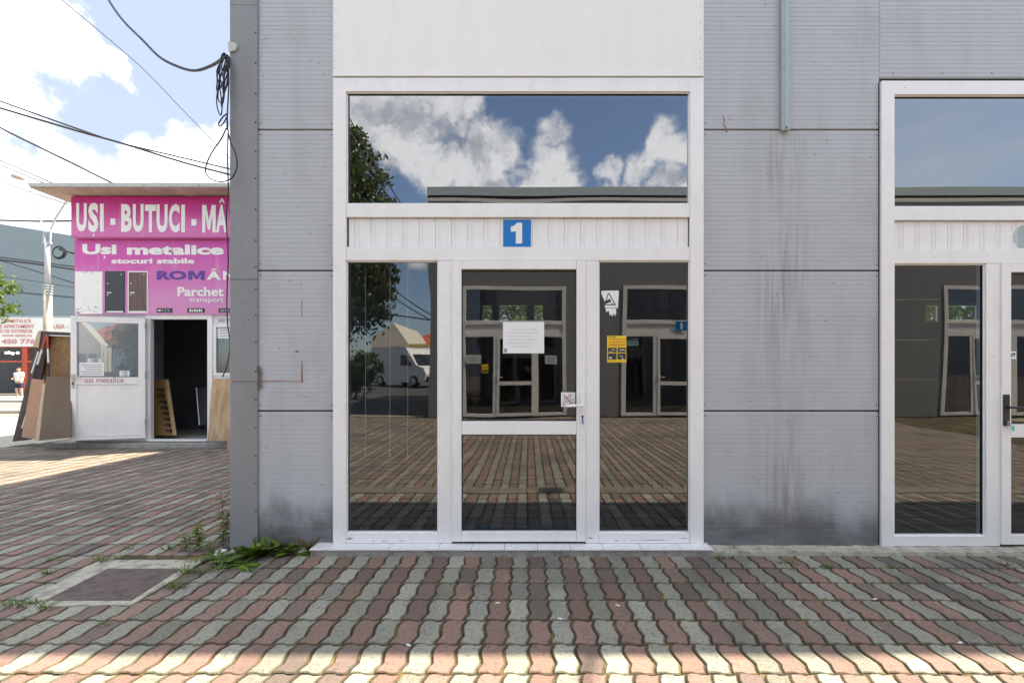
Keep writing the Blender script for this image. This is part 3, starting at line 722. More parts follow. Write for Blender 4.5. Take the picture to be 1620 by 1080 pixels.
XL = -2.014; H0 = 6.3
ours = empty('shop_building', (0, 0, 0), 'grey panelled shop building with white framed shopfronts filling the photo', 'building')
S1, S2 = fx(527), fx(1395)
def pan_ours(strip, row):
    if strip == 1 and row < 3: return M['panel_muddy']
    if strip == 0 and row == 0: return M['panel_muddy']
    return M['panel']
front_wall(ours, XL, 14.0, H0, [S1, S2], pan_ours, fascia=(S1,))
shell(ours, -2.20, 14.0, H0, 6.1, [(-0.94, -0.70), (-0.59, 0.0), (0.11, 0.33), (7.98, 8.30), (8.42, 9.1)])
fr1, door1, X1, Z1 = shopfront(ours, S1, 11)
fr2, door2, X2, Z2 = shopfront(ours, S2, 31, style='right', dz=-0.022, m='white', step=False, black_handle=True)
# corner flashing in two lengths with screws
for z0, z1 in ((0.012, Z(442, 3.5)), (Z(442, 3.5) + 0.003, Z(8, 3.5)), (Z(8, 3.5) + 0.003, H0 - 0.05)):
    c = B(); lift = 0.003 if z0 > 1.9 else 0.0
    c.prism([(-2.224, 0.10, z0), (-2.224, 0.0, z0), (-2.212, -0.014 - lift, z0), (XL + 0.004, -0.014 - lift, z0), (XL + 0.004, -0.006, z0), (-2.20, 0.10, z0)], (0, 0, z1 - z0), M['trim'])
    zz_ = z0 + 0.09
    while zz_ < z1 - 0.02:
        c.lathe([(0.0001, -0.006), (0.005, -0.005), (0.006, -0.001), (0.006, 0.003)], (XL - 0.008, -0.014 - lift, zz_), M['screw'], 8, 'y'); zz_ += 0.212 + rnd.uniform(-.02, .02)
    for k in range(int((z1 - z0) * 4)): c.lathe([(0.0001, -0.002), (0.0035, -0.0015), (0.0035, 0.0)], (rnd.uniform(-2.2, -2.05), -0.0142 - lift, rnd.uniform(z0 + .02, z1 - .02)), M['screw'], 6, 'y')
    c.build('corner_trim', None, ours)
# rust runs and a torn patch near the corner
c = B(); y = -0.0017
def blot(mb, pts, y, m): mb.prism([(fx(a), y, fz(b)) for a, b in pts], (0, 0.0012, 0), m)
for pl_, yy_, nm, mm_ in (([(409, 602.4), (440, 602.2), (478, 603), (478, 604), (450, 603.4), (409, 603.8)], y, 'rust_run', 'rust'), ([(474.5, 474), (475.5, 474), (475.4, 500), (474.7, 500)], y, 'rust_run', 'rust'),
        ([(474.6, 570), (475.4, 570), (476.5, 600), (475.6, 605), (474, 602)], y, 'rust_run', 'rust'), ([(464, 555), (470, 554), (470, 556), (465, 557)], y, 'rust_run', 'rust'),
        ([(404.5, 580), (409, 578), (412, 590), (410.5, 605), (413, 611), (408, 617), (405, 606), (407.5, 595)], -0.0172, 'torn_patch', 'brownpatch'), ([(365, 603), (404, 602.6), (404, 603.5), (365, 604)], -0.0166, 'rust_run', 'rust')):
    c = B(); blot(c, pl_, yy_, M[mm_]); c.build(nm, None, ours)
# cable duct coming down the wall
c = B(); c.box(fx(1236), fx(1249), -0.034, -0.0015, Z(207, 3.5), 6.1, M['galv']); c.box(fx(1239.5), fx(1245.5), -0.038, -0.0342, Z(206, 3.5), 6.1, M['galv'])
c.lathe([(0.0001, -0.005), (0.007, -0.004), (0.007, 0.002)], (fx(1242.5), -0.038, Z(203.5, 3.5)), M['screw'], 8, 'y'); c.build('cable_duct', None, ours, bevel=0.003)
# flaked paint on the lower rails
def flake(px0, px1, py, h, y, mbx, m, n=9):
    top, bot = [], []
    for k in range(n + 1):
        a = px0 + (px1 - px0) * k / n; w_ = h * math.sin(math.pi * (k + .3) / (n + .6)) * rnd.uniform(.4, 1)
        top.append((fx(a), y, fz(py - w_))); bot.append((fx(a), y, fz(py + w_ * rnd.uniform(.2, 1))))
    mbx.prism(top + bot[::-1], (0, 0.001, 0), m)
for a, b, p, h in ((998, 1060, 854, 1.0), (972, 980, 855, 1.2), (984, 990, 854.5, .8), (1074, 1089, 851, .8), (548, 558, 852, 3.0), (588, 594, 856, 1), (603, 614, 856, 1.2), (629, 640, 855.6, .8), (929, 938, 851, 1.8)):
    c = B(); flake(a, b, p, h, -0.0228 if not (925 < a < 940) else -0.0221, c, M['inkgrey']); c.build('flaked_paint', None, fr1)

# the building across the court, seen mirrored in the glass
opp = empty('shop_building', (0, 0, 0), 'facing grey shop building with white shopfronts, mirrored in the shop windows', 'building')
OW = fx(1113) - fx(527)
oshops = [-1.09 - 4.18*2 - 0.12 - 0.0, 0, 0, 0]
# local frame is turned by 180 degrees: world x = -local x
world_left = [-1.71, 2.56, 6.75, 10.95]
oshops = sorted(-(q + OW) for q in world_left)
front_wall(opp, -15.0, 2.66, 6.10, oshops, lambda a, b: M['panel_grey'])
shell(opp, -15.0, 2.66, 6.10, 8.0, [(-9.0, -8.0), (-4.9, -4.1), (-0.6, 0.3)])
for k, s in enumerate(oshops): shopfront(opp, s, 60 + 9*k, m='cream', step=False)
opp.location = (0, -9.0, gz(-9.0) - 0.02); opp.rotation_euler = (0, 0, math.pi)

# ------------------------------------------------------------------ signs and stickers on the shopfronts
def plate(name, px0, px1, py0, py1, y, th, m, label, cat, dx=0.0, parent=None, group=None, bevel=0.0015):
    mb = B(); mb.box(fx(px0) + dx, fx(px1) + dx, y, y + th, fz(py1), fz(py0), m)
    o = mb.build(name, None, parent, bevel=bevel, seg=1, loc=None if parent else (fx((px0+px1)/2) + dx, y, fz(py1)))
    if parent is None: tag(o, label, cat, group)
    return o
s = plate('number_sign', 796, 840, 346, 389, -0.004, 0.0035, M['blue'], 'blue square number plate 1 on the white slatted header above the door', 'sign')
g = B(); g.prism([(fx(a), -0.0055, fz(b)) for a, b in ((808, 357), (813, 356), (818, 351), (826, 351), (826, 384), (816, 384), (816, 364.5), (808, 365.5))], (0, 0.001, 0), M['letter']); g.build('digit', None, s)
s = plate('paper_notice', 795.5, 861, 508.5, 558.5, -0.0005, 0.0008, M['paper'], 'white paper notice taped to the upper glass of the entrance door', 'notice', bevel=0)
g = B()
for k, (a, b) in enumerate(((808, 850), (804, 853), (804, 840), (804, 851), (804, 846), (812, 842))):
    xx = a
    while xx < b:
        e_ = min(b, xx + rnd.uniform(2, 6)); g.box(fx(xx), fx(e_), -0.0012, -0.0008, fz(521 + k*5.4), fz(519.9 + k*5.4), M['inkpale']); xx = e_ + 1.2
g.box(fx(797), fx(802), -0.0012, -0.0008, fz(557), fz(551), M['inkgrey'])
g.build('printed_lines', None, s)
s = plate('yellow_poster', 961.5, 992, 530.5, 573, 0.0015, 0.0008, M['yellow'], 'yellow printed flyer with four pictures stuck on the right side window', 'poster', bevel=0)
g = B()
for k, (py, m_, h) in enumerate(((532.3, 'ink', .8), (536.2, 'red', 1.1), (540.6, 'red', 1.1), (544.6, 'red', 1.1), (547.4, 'red', .6), (571.3, 'red', .5))):
    xx = 963 if k == 0 else 964; end = 976 if k == 0 else 990.5
    while xx < end:
        e_ = min(end, xx + rnd.uniform(1, 2.2)); hh = h * rnd.uniform(.6, 1)
        g.box(fx(xx), fx(e_), 0.0008, 0.0012, fz(py + hh), fz(py - hh), M[m_]); xx = e_ + .45
for a, b, c_, d_ in ((962.8, 976.6, 549.5, 557), (978, 991, 549.5, 557), (962.8, 976.6, 558.4, 568.4), (978, 991, 558.4, 568.4)):
    g.box(fx(a), fx(b), 0.0008, 0.0012, fz(d_), fz(c_), M['ink'])
    for _ in range(3):
        u, v = rnd.uniform(a + 1, b - 5), rnd.uniform(c_ + 1.5, d_ - 1.5); g.prism([(fx(u), 0.0004, fz(v)), (fx(u + 4.5), 0.0004, fz(v + 1.2)), (fx(u + 4.5), 0.0004, fz(v + 2.2)), (fx(u), 0.0004, fz(v + .8))], (0, 0.0003, 0), M['letter' if _ else 'galv'])
g.build('printed_pictures', None, s)
g = B(); pts = [(952.5, 459), (979.5, 458.5), (980, 462), (978.5, 488), (975, 484), (976, 494), (974, 499.5), (972, 494), (970, 500), (968, 496), (966, 498.5), (964, 491), (960, 493), (959, 487), (957.5, 484), (958.5, 478), (955, 470), (952, 463)]
g.prism([(fx(a), 0.0015, fz(b)) for a, b in pts], (0, 0.0006, 0), M['paper'])
s = tag(g.build('torn_sticker', None, None, loc=(fx(966), 0.0015, fz(499))), 'torn white sticker with a black triangle and surveillance camera, high on the right window', 'sticker')
g = B()
def stroke(mb, pts, w_, y, m):
    for (a, b), (c_, d_) in zip(pts[:-1], pts[1:]):
        L_ = math.hypot(c_-a, d_-b); nx_, ny_ = -(d_-b)/L_*w_/2, (c_-a)/L_*w_/2
        mb.prism([(fx(a+nx_), y, fz(b+ny_)), (fx(c_+nx_), y, fz(d_+ny_)), (fx(c_-nx_), y, fz(d_-ny_)), (fx(a-nx_), y, fz(b-ny_))], (0, 0.0004, 0), m)
stroke(g, [(957.5, 481), (963.5, 462.5)], 1.4, 0.0009, M['ink']); stroke(g, [(964, 462.5), (974.5, 481)], 1.4, 0.00095, M['ink']); stroke(g, [(975, 481.5), (958, 481.2)], 1.4, 0.0010, M['ink'])
stroke(g, [(958.5, 486), (977, 486)], 1.3, 0.0009, M['inkgrey']); stroke(g, [(958.5, 478), (967, 473.5)], 4.6, 0.00075, M['ink']); stroke(g, [(966.5, 476), (969, 480), (973, 479)], .9, 0.0007, M['ink'])
g.build('printed_symbol', None, s)
s = plate('no_smoking_sticker', 888, 910.5, 620.5, 643.5, -0.0015, 0.0008, M['paper'], 'small white no smoking sticker beside the white door handle', 'sticker', bevel=0)
g = B()
stroke(g, [(891, 637.5), (908, 631.5)], .9, -0.0024, M['ink']); stroke(g, [(893, 641.5), (909.5, 635.5)], .9, -0.0024, M['ink']); stroke(g, [(891, 637.5), (891.5, 641), (893, 641.5)], .9, -0.0024, M['ink'])
stroke(g, [(892, 634), (894, 628.5), (899, 627), (902, 623)], .9, -0.0025, M['ink']); stroke(g, [(895, 635), (897, 630.5), (902, 629.5), (905, 624)], .9, -0.0025, M['ink'])
stroke(g, [(891.5, 623.5), (907.5, 641.5)], 1.3, -0.0029, M['red']); g.build('printed_symbol', None, s)
s = plate('door_sticker', 1592.5, 1613, 555.5, 567.5, -0.0015, 0.0008, M['paper'], 'small white sticker with a dark symbol on the right shop door', 'sticker', bevel=0)
g = B()
stroke(g, [(1605.5, 559), (1605.5, 565)], 2, -0.0024, M['ink']); stroke(g, [(1605.5, 560), (1611.5, 558.5)], 2.2, -0.0025, M['ink']); stroke(g, [(1609.5, 560), (1609.5, 564)], 1.6, -0.0024, M['ink'])
for k in range(3): stroke(g, [(1595, 559 + 2.6*k), (1601 - k, 559 + 2.6*k)], .7, -0.0024, M['inkgrey'])
g.build('printed_symbol', None, s)
g = B(); g.prism([(fx(a), 0.0002, fz(b)) for a, b in ((1609, 372), (1611, 364), (1616, 359), (1622, 355), (1634, 354), (1642, 362), (1640, 380), (1632, 391), (1619, 391), (1614, 388), (1616, 385), (1610, 382))], (0, 0.0016, 0), M['galv'])
tag(g.build('glue_patch', None, None, loc=(fx(1625), 0.0, fz(391))), 'grey patch of old glue left on the right shop header', 'patch')
# bunch of keys hanging in the right-hand lock
g = B(); kx, kz = X2(721), Z2(662); y = -0.062
k0 = empty('key_bunch', (kx, y, kz), 'keys with a green tag hanging from the black lock of the right shop door', 'keys')
g.tube([(kx + .012*math.cos(a) + .010, y + .003*math.sin(2*a), kz - .012 + .012*math.sin(a)) for a in np.linspace(0, 6.2, 16)], 0.0012, M['silver'], 6); g.build('key_ring', None, k0)
g = B(); g.box(kx - .004, kx + .004, y, y + .012, kz - .006, kz + .006, M['silver']); g.box(kx + .004, kx + .012, y - .001, y + .001, kz - .042, kz - .018, M['silver']); g.build('key', None, k0)
g = B(); g.box(kx + .016, kx + .036, y - .003, y + .001, kz - .065, kz - .028, mat('green_key_tag', (0.10, 0.50, 0.36), 0.4)); g.build('key_tag', None, k0, bevel=0.003)
g = B(); kx, kz = X1(921), Z1(661); y = -0.056
g.box(kx - .003, kx + .007, y - .003, y + .001, kz - .042, kz - .010, mat('blue_key_tag', (0.02, 0.20, 0.60), 0.4)); g.box(kx - .001, kx + .002, y + .002, y + .012, kz - .012, kz + .003, M['silver'])
tag(g.build('door_key', None, None, loc=(kx, y, kz - .042), bevel=0.001), 'key with a blue grip in the lock of the middle door', 'key')
# dome camera behind the fanlight
g0 = empty('dome_camera', P(817, 148, 4.1), 'white dome camera seen through the top edge of the large fanlight', 'camera')
cx, cy, cz = g0.location
g = B(); g.lathe([(0.0001, .05), (.062, .05), (.062, 0.0), (.055, -.006)], (cx, cy, cz), M['paper'], 24); g.box(cx - .17, cx - .075, cy - .02, cy + .03, cz - .035, cz + .02, M['paper']); g.build('camera_base', None, g0)
g = B(); g.lathe([(.052*math.cos(a), -.006 - .055*math.sin(a)) for a in np.linspace(0, 1.57, 9)], (cx, cy, cz), M['vanglass'], 24); g.build('camera_dome', None, g0, smooth=True)
for px in (578, 617, 645):
    g = B(); x = X(px, 3.62); g.tube([(x, .10, Z(413, 3.62)), (x + .002, .10, 1.6), (x - .001, .10, Z(715, 3.62))], 0.0022, M['paper'], 6)
    g.lathe([(0.0001, 0), (.006, .006), (.005, .03), (0.0001, .034)], (x - .001, .10, Z(722, 3.62)), M['paper'], 8)
    tag(g.build('blind_cord', None, None, loc=(x, .10, Z(722, 3.62))), 'thin white blind cord behind the left window, ' + {578: 'nearest the outer frame', 617: 'the middle one of three', 645: 'nearest the door'}[px], 'blind cord', 'blind cords behind the left window')
g = B(); g.box(X(738, 3.7), X(905, 3.7), .29, .345, .0405, .060, mat('blue_mat_edge', (0.02, 0.22, 0.34), 0.6)); tag(g.build('door_mat', None, None, loc=(0, .18, .042), bevel=.004), 'blue door mat edge just inside the entrance door', 'mat')
# corner bracket, stub of wire, unseen box added on the roof edge to shadow the paving
g = B(); g.prism([(fx(a), -0.032, fz(b)) for a, b in ((362, 68), (373, 69), (375, 74), (372, 80), (363, 82))], (0, 0.012, 0), M['flash']); tag(g.build('wall_bracket', None, None, loc=(fx(363), -.03, fz(80)), bevel=.003), 'small pale bracket on the building corner above the hanging cables', 'bracket')
g = B(); g.tube([P(1144, 184, 3.50), P(1146, 190, 3.48), P(1145, 197, 3.46), P(1149, 204, 3.47), P(1151, 210, 3.47), P(1147, 208, 3.48)], 0.0035, M['rust'], 6); tag(g.build('wire_stub', None, None, loc=P(1147, 205, 3.5)), 'short rusty bent wire sticking out of the wall joint beside the duct', 'wire')
g0 = empty('roof_shadow_caster', (4.45, -0.03, 6.33), 'made-up box on a bent arm, added unseen on the roof edge to cast the shadow on the paving', 'roof_shadow_caster')
g = B(); g.tube([(4.45, .03, 6.32), (4.45, .02, 6.55), (4.45, -.12, 6.62), (4.45, -.36, 6.60)], .018, M['galv'], 8); g.build('arm', None, g0)
g = B(); g.box(4.33, 4.57, -.58, -.34, 6.52, 6.62, M['black']); g.build('caster_box', None, g0, bevel=.02)

# notices in the facing shopfronts
def far_plate(name, px0, px1, py0, py1, m, label, cat, marks):
    d = 12.5; y = -8.958; g = B(); x0, x1, z0, z1 = X(px0, d), X(px1, d), Z(py1, d), Z(py0, d)
    g.box(x0, x1, y, y + .004, z0, z1, m); o = tag(g.build(name, None, None, loc=((x0 + x1)/2, y, z0)), label, cat)
    g = B()
    for a, b, c_, d_, mm in marks: g.box(x0 + (x1-x0)*a, x0 + (x1-x0)*b, y + .0041, y + .006, z0 + (z1-z0)*c_, z0 + (z1-z0)*d_, mm)
    g.build('printed_lines', None, o)
M['mint'] = mat('pale_green_paper', (0.50, 0.62, 0.58), 0.7, dirt=.06)
far_plate('paper_notice', 740, 761, 561, 575, M['mint'], 'pale green notice on the facing shopfront, mirrored left of the door paper', 'notice', [(.2, .8, .62, .72, M['inkgrey']), (.25, .75, .28, .38, M['inkgrey'])])
far_plate('paper_notice', 862, 882, 562, 576, M['mint'], 'pale green notice on the facing shopfront, mirrored near the door handle', 'notice', [(.2, .8, .62, .72, M['inkgrey']), (.25, .75, .28, .38, M['inkgrey'])])
far_plate('yellow_poster', 762, 772, 576, 590, M['yellow'], 'small yellow flyer on the facing shopfront, mirrored in the door glass', 'poster', [(.1, .45, .1, .35, M['ink']), (.55, .9, .1, .35, M['ink']), (.1, .9, .6, .66, M['red'])])
far_plate('number_sign', 1067, 1085, 508.5, 523, M['blue'], 'blue number plate on the facing header, mirrored in the right side window', 'sign', [(.42, .6, .15, .85, M['letter'])])
# ------------------------------------------------------------------ access cover in the paving
ac = empty('access_cover', (-2.55, -0.55, 0), 'rusty brown square steel cover in a pale concrete surround beside the corner', 'access cover')
def ring_poly(mb, outer, inner, z0, z1, m):
    n = len(outer); vs = [(x, y, z0) for x, y in outer] + [(x, y, z1) for x, y in outer] + [(x, y, z1) for x, y in inner] + [(x, y, z0) for x, y in inner]
    mb.add(vs, [(i + l*n, (i+1) % n + l*n, (i+1) % n + (l+1)*n, i + (l+1)*n) for i in range(n) for l in range(3)], m)
pl = [(-2.79, -.80), (-2.285, -.80), (-2.33, -.345), (-2.825, -.345)]
pl = pl
def jag(pts, n, a):
    out = []
    for (x0, y0), (x1, y1) in zip(pts, pts[1:] + pts[:1]):
        for k in range(n): q = k / n; out.append((x0 + (x1-x0)*q + rnd.uniform(-a, a), y0 + (y1-y0)*q + rnd.uniform(-a, a)))
    return out
g = B(); inn = [( (x0 + (x1-x0)*k/9), (y0 + (y1-y0)*k/9)) for (x0, y0), (x1, y1) in zip(pl, pl[1:] + pl[:1]) for k in range(9)]
ring_poly(g, jag([(-2.89, -.865), (-2.245, -.85), (-2.27, -.19), (-3.02, -.19)], 9, .010), inn, -.012, .004, M['cement']); g.build('concrete_surround', None, ac)
g = B(); sp = [(-2.782, -.793), (-2.293, -.793), (-2.337, -.352), (-2.817, -.352)]
g.prism([(x, y, -.01) for x, y in sp], (0, 0, .0125), M['steelplate'])
for u, v in ((-2.42, -.73), (-2.70, -.73), (-2.44, -.40), (-2.66, -.395), (-2.72, -.55)): g.box(u - .02, u + .02, v - .006, v + .006, .0026, .0034, M['black'])
g.build('steel_plate', None, ac, bevel=.003)

# ------------------------------------------------------------------ the booth on the left
DB = 8.66; YB = CAMY + DB
bx = lambda p: X(p, DB); bz = lambda p: Z(p, DB)
XR = -4.55
bo = empty('sales_booth', (-6.5, YB, 0), 'white sales booth with magenta signs and an overhanging flat roof', 'kiosk')
DX0, DX1, DZ1 = bx(239), bx(329), bz(505)
g = B(); x0 = bx(119)
g.box(x0, DX0 - .08, YB, YB + .08, .10, 4.54); g.box(DX0 - .08, DX1 + .09, YB, YB + .08, DZ1 + .08, 4.54)
wx0, wx1, wz0, wz1 = bx(338), bx(338) + .62, bz(594), bz(513)
g.box(DX1 + .09, wx0, YB, YB + .08, .10, 4.54); g.box(wx0, wx1, YB, YB + .08, .10, wz0); g.box(wx0, wx1, YB, YB + .08, wz1, 4.54); g.box(wx1, XR, YB, YB + .08, .10, 4.54)
g.build('front_wall', M['boothwall'], bo)
g = B(); g.box(x0, x0 + .08, YB + .081, YB + 3.1, .10, 4.54); g.build('side_wall', M['boothwall'], bo)
g = B(); g.box(XR - .08, XR, YB + .081, YB + 3.1, .10, 4.54); g.build('side_wall', M['boothwall'], bo)
g = B(); g.box(x0 + .081, XR - .081, YB + 2.0, YB + 2.08, .10, 4.5); g.build('rear_wall', M['inner'], bo)
g = B(); g.box(x0, XR, YB + .01, YB + 3.0, -.02, .099); g.build('floor', M['concrete'], bo)
g = B(); g.box(bx(84), XR + .1, YB - .16, YB - .001, -.02, .085, M['concrete']); g.build('plinth', None, bo, bevel=.012)
g = B(); g.box(x0 + .081, XR - .081, YB + .09, YB + 1.99, 2.62, 2.7); g.build('ceiling', M['ceiling'], bo)
# roof slab with metal edge and brown soffit
RY = CAMY + 8.17
g = B(); g.box(X(45, 8.17), XR + .25, RY, YB + 3.3, Z(297, 8.17) + .02, Z(289, 8.17), M['flash']); 
g.box(X(45, 8.17) + .02, XR + .23, RY + .02, YB + 3.28, Z(297, 8.17), Z(297, 8.17) + .0195, M['soffit'])
for k in range(4): g.box(-7.6 + k*.95, -7.597 + k*.95, RY - .002, RY + .01, Z(297, 8.17) + .02, Z(289, 8.17), M['dark'])
g.build('roof', None, bo)
g = B()                                                        # door frame
g.box(DX0 - .085, DX0, YB - .02, YB + .07, .10, DZ1 + .085); g.box(DX1, DX1 + .095, YB - .02, YB + .07, .10, DZ1 + .085); g.box(DX0 + .001, DX1 - .001, YB - .018, YB + .068, DZ1, DZ1 + .083); g.box(DX0 + .001, DX1 - .001, YB - .04, YB + .07, .10, .135)
g.build('door_frame', M['white'], bo, bevel=.004)
g = B()
for q in ((wx0, wx0 + .05, wz0, wz1), (wx1 - .05, wx1, wz0, wz1), (wx0 + .05, wx1 - .05, wz0, wz0 + .05), (wx0 + .05, wx1 - .05, wz1 - .05, wz1)): g.box(q[0], q[1], YB - .012, YB + .06, q[2], q[3])
wf = g.build('side_window', M['white'], bo, bevel=.003)
pane('glass_pane', wx0 + .05, wx1 - .05, wz0 + .05, wz1 - .05, YB + .02, M['glass'], wf, 0, 1, 1, 1)
g = B(); 
for k in range(9): g.box(wx0 + .06 + k*.06, wx0 + .072 + k*.06, YB + .06, YB + .07, wz0 + .05, wz1 - .35)
g.build('window_grille', M['galv'], wf)
g = B(); text(g, 'usi m', bx(346), bx(366), bz(509), bz(504.5), YB - .014 - .006, M['maglet'], 0.0, ref='us'); g.build('lettering', None, bo)
# open door leaf
hx_, hy_ = X(231, 8.60), CAMY + 8.60
lx_, ly_ = X(113, 8.26), CAMY + 8.26
U = Vector((lx_ - hx_, ly_ - hy_, 0)); LW = U.length; U.normalize()
Nn = Vector((-U.y, U.x, 0)); 
if Nn.y > 0: Nn = -Nn
def leaf_box(mb, u0, u1, z0, z1, t0, t1, m):
    o = Vector((hx_, hy_, 0)); p = [o + U*u0 + Nn*t0, o + U*u1 + Nn*t0, o + U*u1 + Nn*t1, o + U*u0 + Nn*t1]
    mb.prism([(q.x, q.y, z0) for q in p], (0, 0, z1 - z0), m)
zb_, zt_ = .17, 2.345
# photo fractions across the leaf, counted from the hinge
u = lambda px: LW * (231 - px) / 118.0
zz1 = lambda py: zt_ - (py - 501) / 193.0 * (zt_ - zb_)
g = B(); wmt = M['white']
leaf_box(g, 0, u(219.5), zb_, zt_, -.03, .03, wmt); leaf_box(g, u(122.5), LW, zb_, zt_, -.03, .03, wmt)
for a, b in ((501, 510), (596, 607), (688, 694)): leaf_box(g, u(219.5) + .001, u(122.5) - .001, zz1(b), zz1(a), -.028, .029, wmt)
leaf = g.build('door', None, bo, bevel=.004)
g = B(); leaf_box(g, u(219.5) + .001, u(122.5) - .001, zz1(688) + .001, zz1(607) - .001, -.012, .014, wmt); g.build('lower_panel', None, leaf)
g = B(); o_ = Vector((hx_, hy_, 0)); a_, b_ = o_ + U*u(219.5), o_ + U*u(122.5)
g.add([(a_.x, a_.y, zz1(596)), (b_.x, b_.y, zz1(596)), (b_.x, b_.y, zz1(510)), (a_.x, a_.y, zz1(510))], [(0, 1, 2, 3)], M['glass']); g.build('glass_pane', None, leaf)
g = B(); leaf_box(g, u(119), u(115), zz1(613), zz1(592), .031, .04, M['silver']); leaf_box(g, u(130), u(115.5), zz1(596.3), zz1(593.8), .06, .075, M['silver']); leaf_box(g, u(118), u(116), zz1(596), zz1(594), .035, .065, M['silver']); leaf_box(g, u(118.2), u(116), zz1(608), zz1(604), .041, .046, M['black']); g.build('handle', None, leaf)
g = B(); og = o_ + U*LW + Nn*.0325
text(g, 'usi metalice', LW - u(135), LW - u(196), zz1(604.5), zz1(598), 0, M['maglet'], 0.0, ref='usmetace', origin=og, ux=-U); g.build('lettering', None, leaf)
g = B()
for z in (.4, 1.25, 2.15): g.lathe([(.0001, 0), (.014, .002), (.014, .12), (.0001, .122)], (hx_ + .01, hy_ - .03, z), M['silver'], 10)
g.build('hinge', None, leaf)
# papers behind the leaf's glass
def leaf_paper(name, px0, px1, py0, py1, label, t=-.006):
    g = B(); leaf_box(g, u(px1), u(px0), zz1(py1), zz1(py0), t - .001, t, M['paper'])
    q = o_ + U * u(px1); ob = g.build(name, None, None, loc=(q.x, q.y, zz1(py1)))
    tag(ob, label, 'notice'); g = B()
    for k in range(5):
        zc = zz1(py0 + (py1-py0)*(.18 + .17*k)); leaf_box(g, u(px1) + .03, u(px0) - .03 - .03*(k % 3), zc - .006, zc + .006, t + .0002, t + .001, M['inkgrey'])
    g.build('printed_lines', None, ob)
leaf_paper('paper_notice', 125, 163.5, 573, 594, 'large white paper notice in the glass of the open booth door', .004)
leaf_paper('paper_notice', 138, 158, 567, 572.5, 'small paper strip above the notice on the open booth door', .004)
leaf_paper('paper_notice', 188, 204, 586, 594.5, 'small pale card at the lower right of the booth door glass', .004)
g = B(); g.box(bx(343), bx(343) + .42, YB + .016, YB + .018, bz(535), bz(514.5), M['paper'])
ob = tag(g.build('paper_notice', None, None, loc=(bx(343), YB, bz(535))), 'white paper sheet at the top of the booth side window', 'notice')
g = B()
for k in range(4): g.box(bx(347), bx(347) + .28 - .05*(k % 2), YB + .0145, YB + .0155, bz(519.5 + 4*k), bz(518.4 + 4*k), M['inkgrey'])
g.build('printed_lines', None, ob)
# inside the doorway
g = B(); xa, xb = bx(248), bx(308); g.box(xa, xb, YB + 1.90, YB + 1.96, .10, 2.25, mat('grey_inner_door', (0.42, 0.42, 0.43), 0.6)); g.box(bx(273), bx(283), YB + 1.89, YB + 1.899, 1.45, 2.05, M['cream']); g.box(bx(274), bx(282), YB + 1.884, YB + 1.889, 1.48, 2.02, M['anthracite'])
for k in range(4): g.box(bx(274.5), bx(281.5), YB + 1.879, YB + 1.8835, 1.6 + .1*k, 1.615 + .1*k, M['cream'])
ob = g.build('inner_door', None, bo, bevel=.003)
g = B(); g.box(bx(249), bx(262), YB + 1.85, YB + 1.88, 1.1, 1.13, M['black']); g.build('handle', None, ob)
rk = empty('notched_rack', (bx(258), YB + .25, .10), 'orange wooden rack with dark notches leaning just inside the booth doorway', 'rack')
d_ = 8.95
g = B(); g.prism([P(241, 601, d_ + .15), P(264, 600, d_ + .15), P(276, 688, d_), P(241, 688, d_)], (0, .03, 0), M['rackwood']); g.build('front_board', None, rk, bevel=.003)
g = B(); g.prism([P(261, 600.5, d_ + .13), P(266, 600.5, d_ + .13), P(279, 688, d_ - .03), P(273, 688, d_ - .03)], (0, .02, 0), M['oak']); g.build('edge_rail', None, rk)
g = B()
for k in range(8):
    py = 615 + k*9.2; px = 250 + k*2.0; dd = d_ + .13 - .13*(py - 600)/88 - .03
    g.prism([P(px - 2, py, dd), P(px + 8, py - 1, dd), P(px + 9, py + 5, dd - .006), P(px + 5, py + 5, dd - .006), P(px + 4, py + 2, dd), P(px - 2, py + 2.5, dd)], (0, .012, 0), M['dark'])
g.build('notch', None, rk)
g = B(); g.prism([P(311, 613, 9.5), P(327, 613, 9.5), P(328, 672, 9.35), P(316, 672, 9.35)], (0, .03, 0), M['black']); g.prism([P(310, 613, 9.49), P(311, 613, 9.49), P(316, 672, 9.34), P(314.6, 672, 9.34)], (0, .034, 0), M['white'])
tag(g.build('dark_board', None, None, loc=P(318, 672, 9.4)), 'thin black board with a white edge inside the booth doorway on the right', 'board')
g = B(); g.prism([P(336, 599, 8.56), P(388, 599, 8.56), P(388, 697, 8.34), P(328.5, 697, 8.34)], (0, .035, 0), M['oak'])
tag(g.build('door_panel', None, None, loc=P(345, 697, 8.4), bevel=.003), 'upright oak veneer door panel leaning under the booth side window', 'panel')
g = B(); g.prism([P(360, 680, 8.22), P(392, 680, 8.22), P(392, 715, 8.16), P(358.5, 715, 8.16)], (0, .03, 0), M['cardboard_tan'])
tag(g.build('plank', None, None, loc=P(365, 715, 8.2)), 'low reddish plank standing in front of the oak panel at the building corner', 'plank')

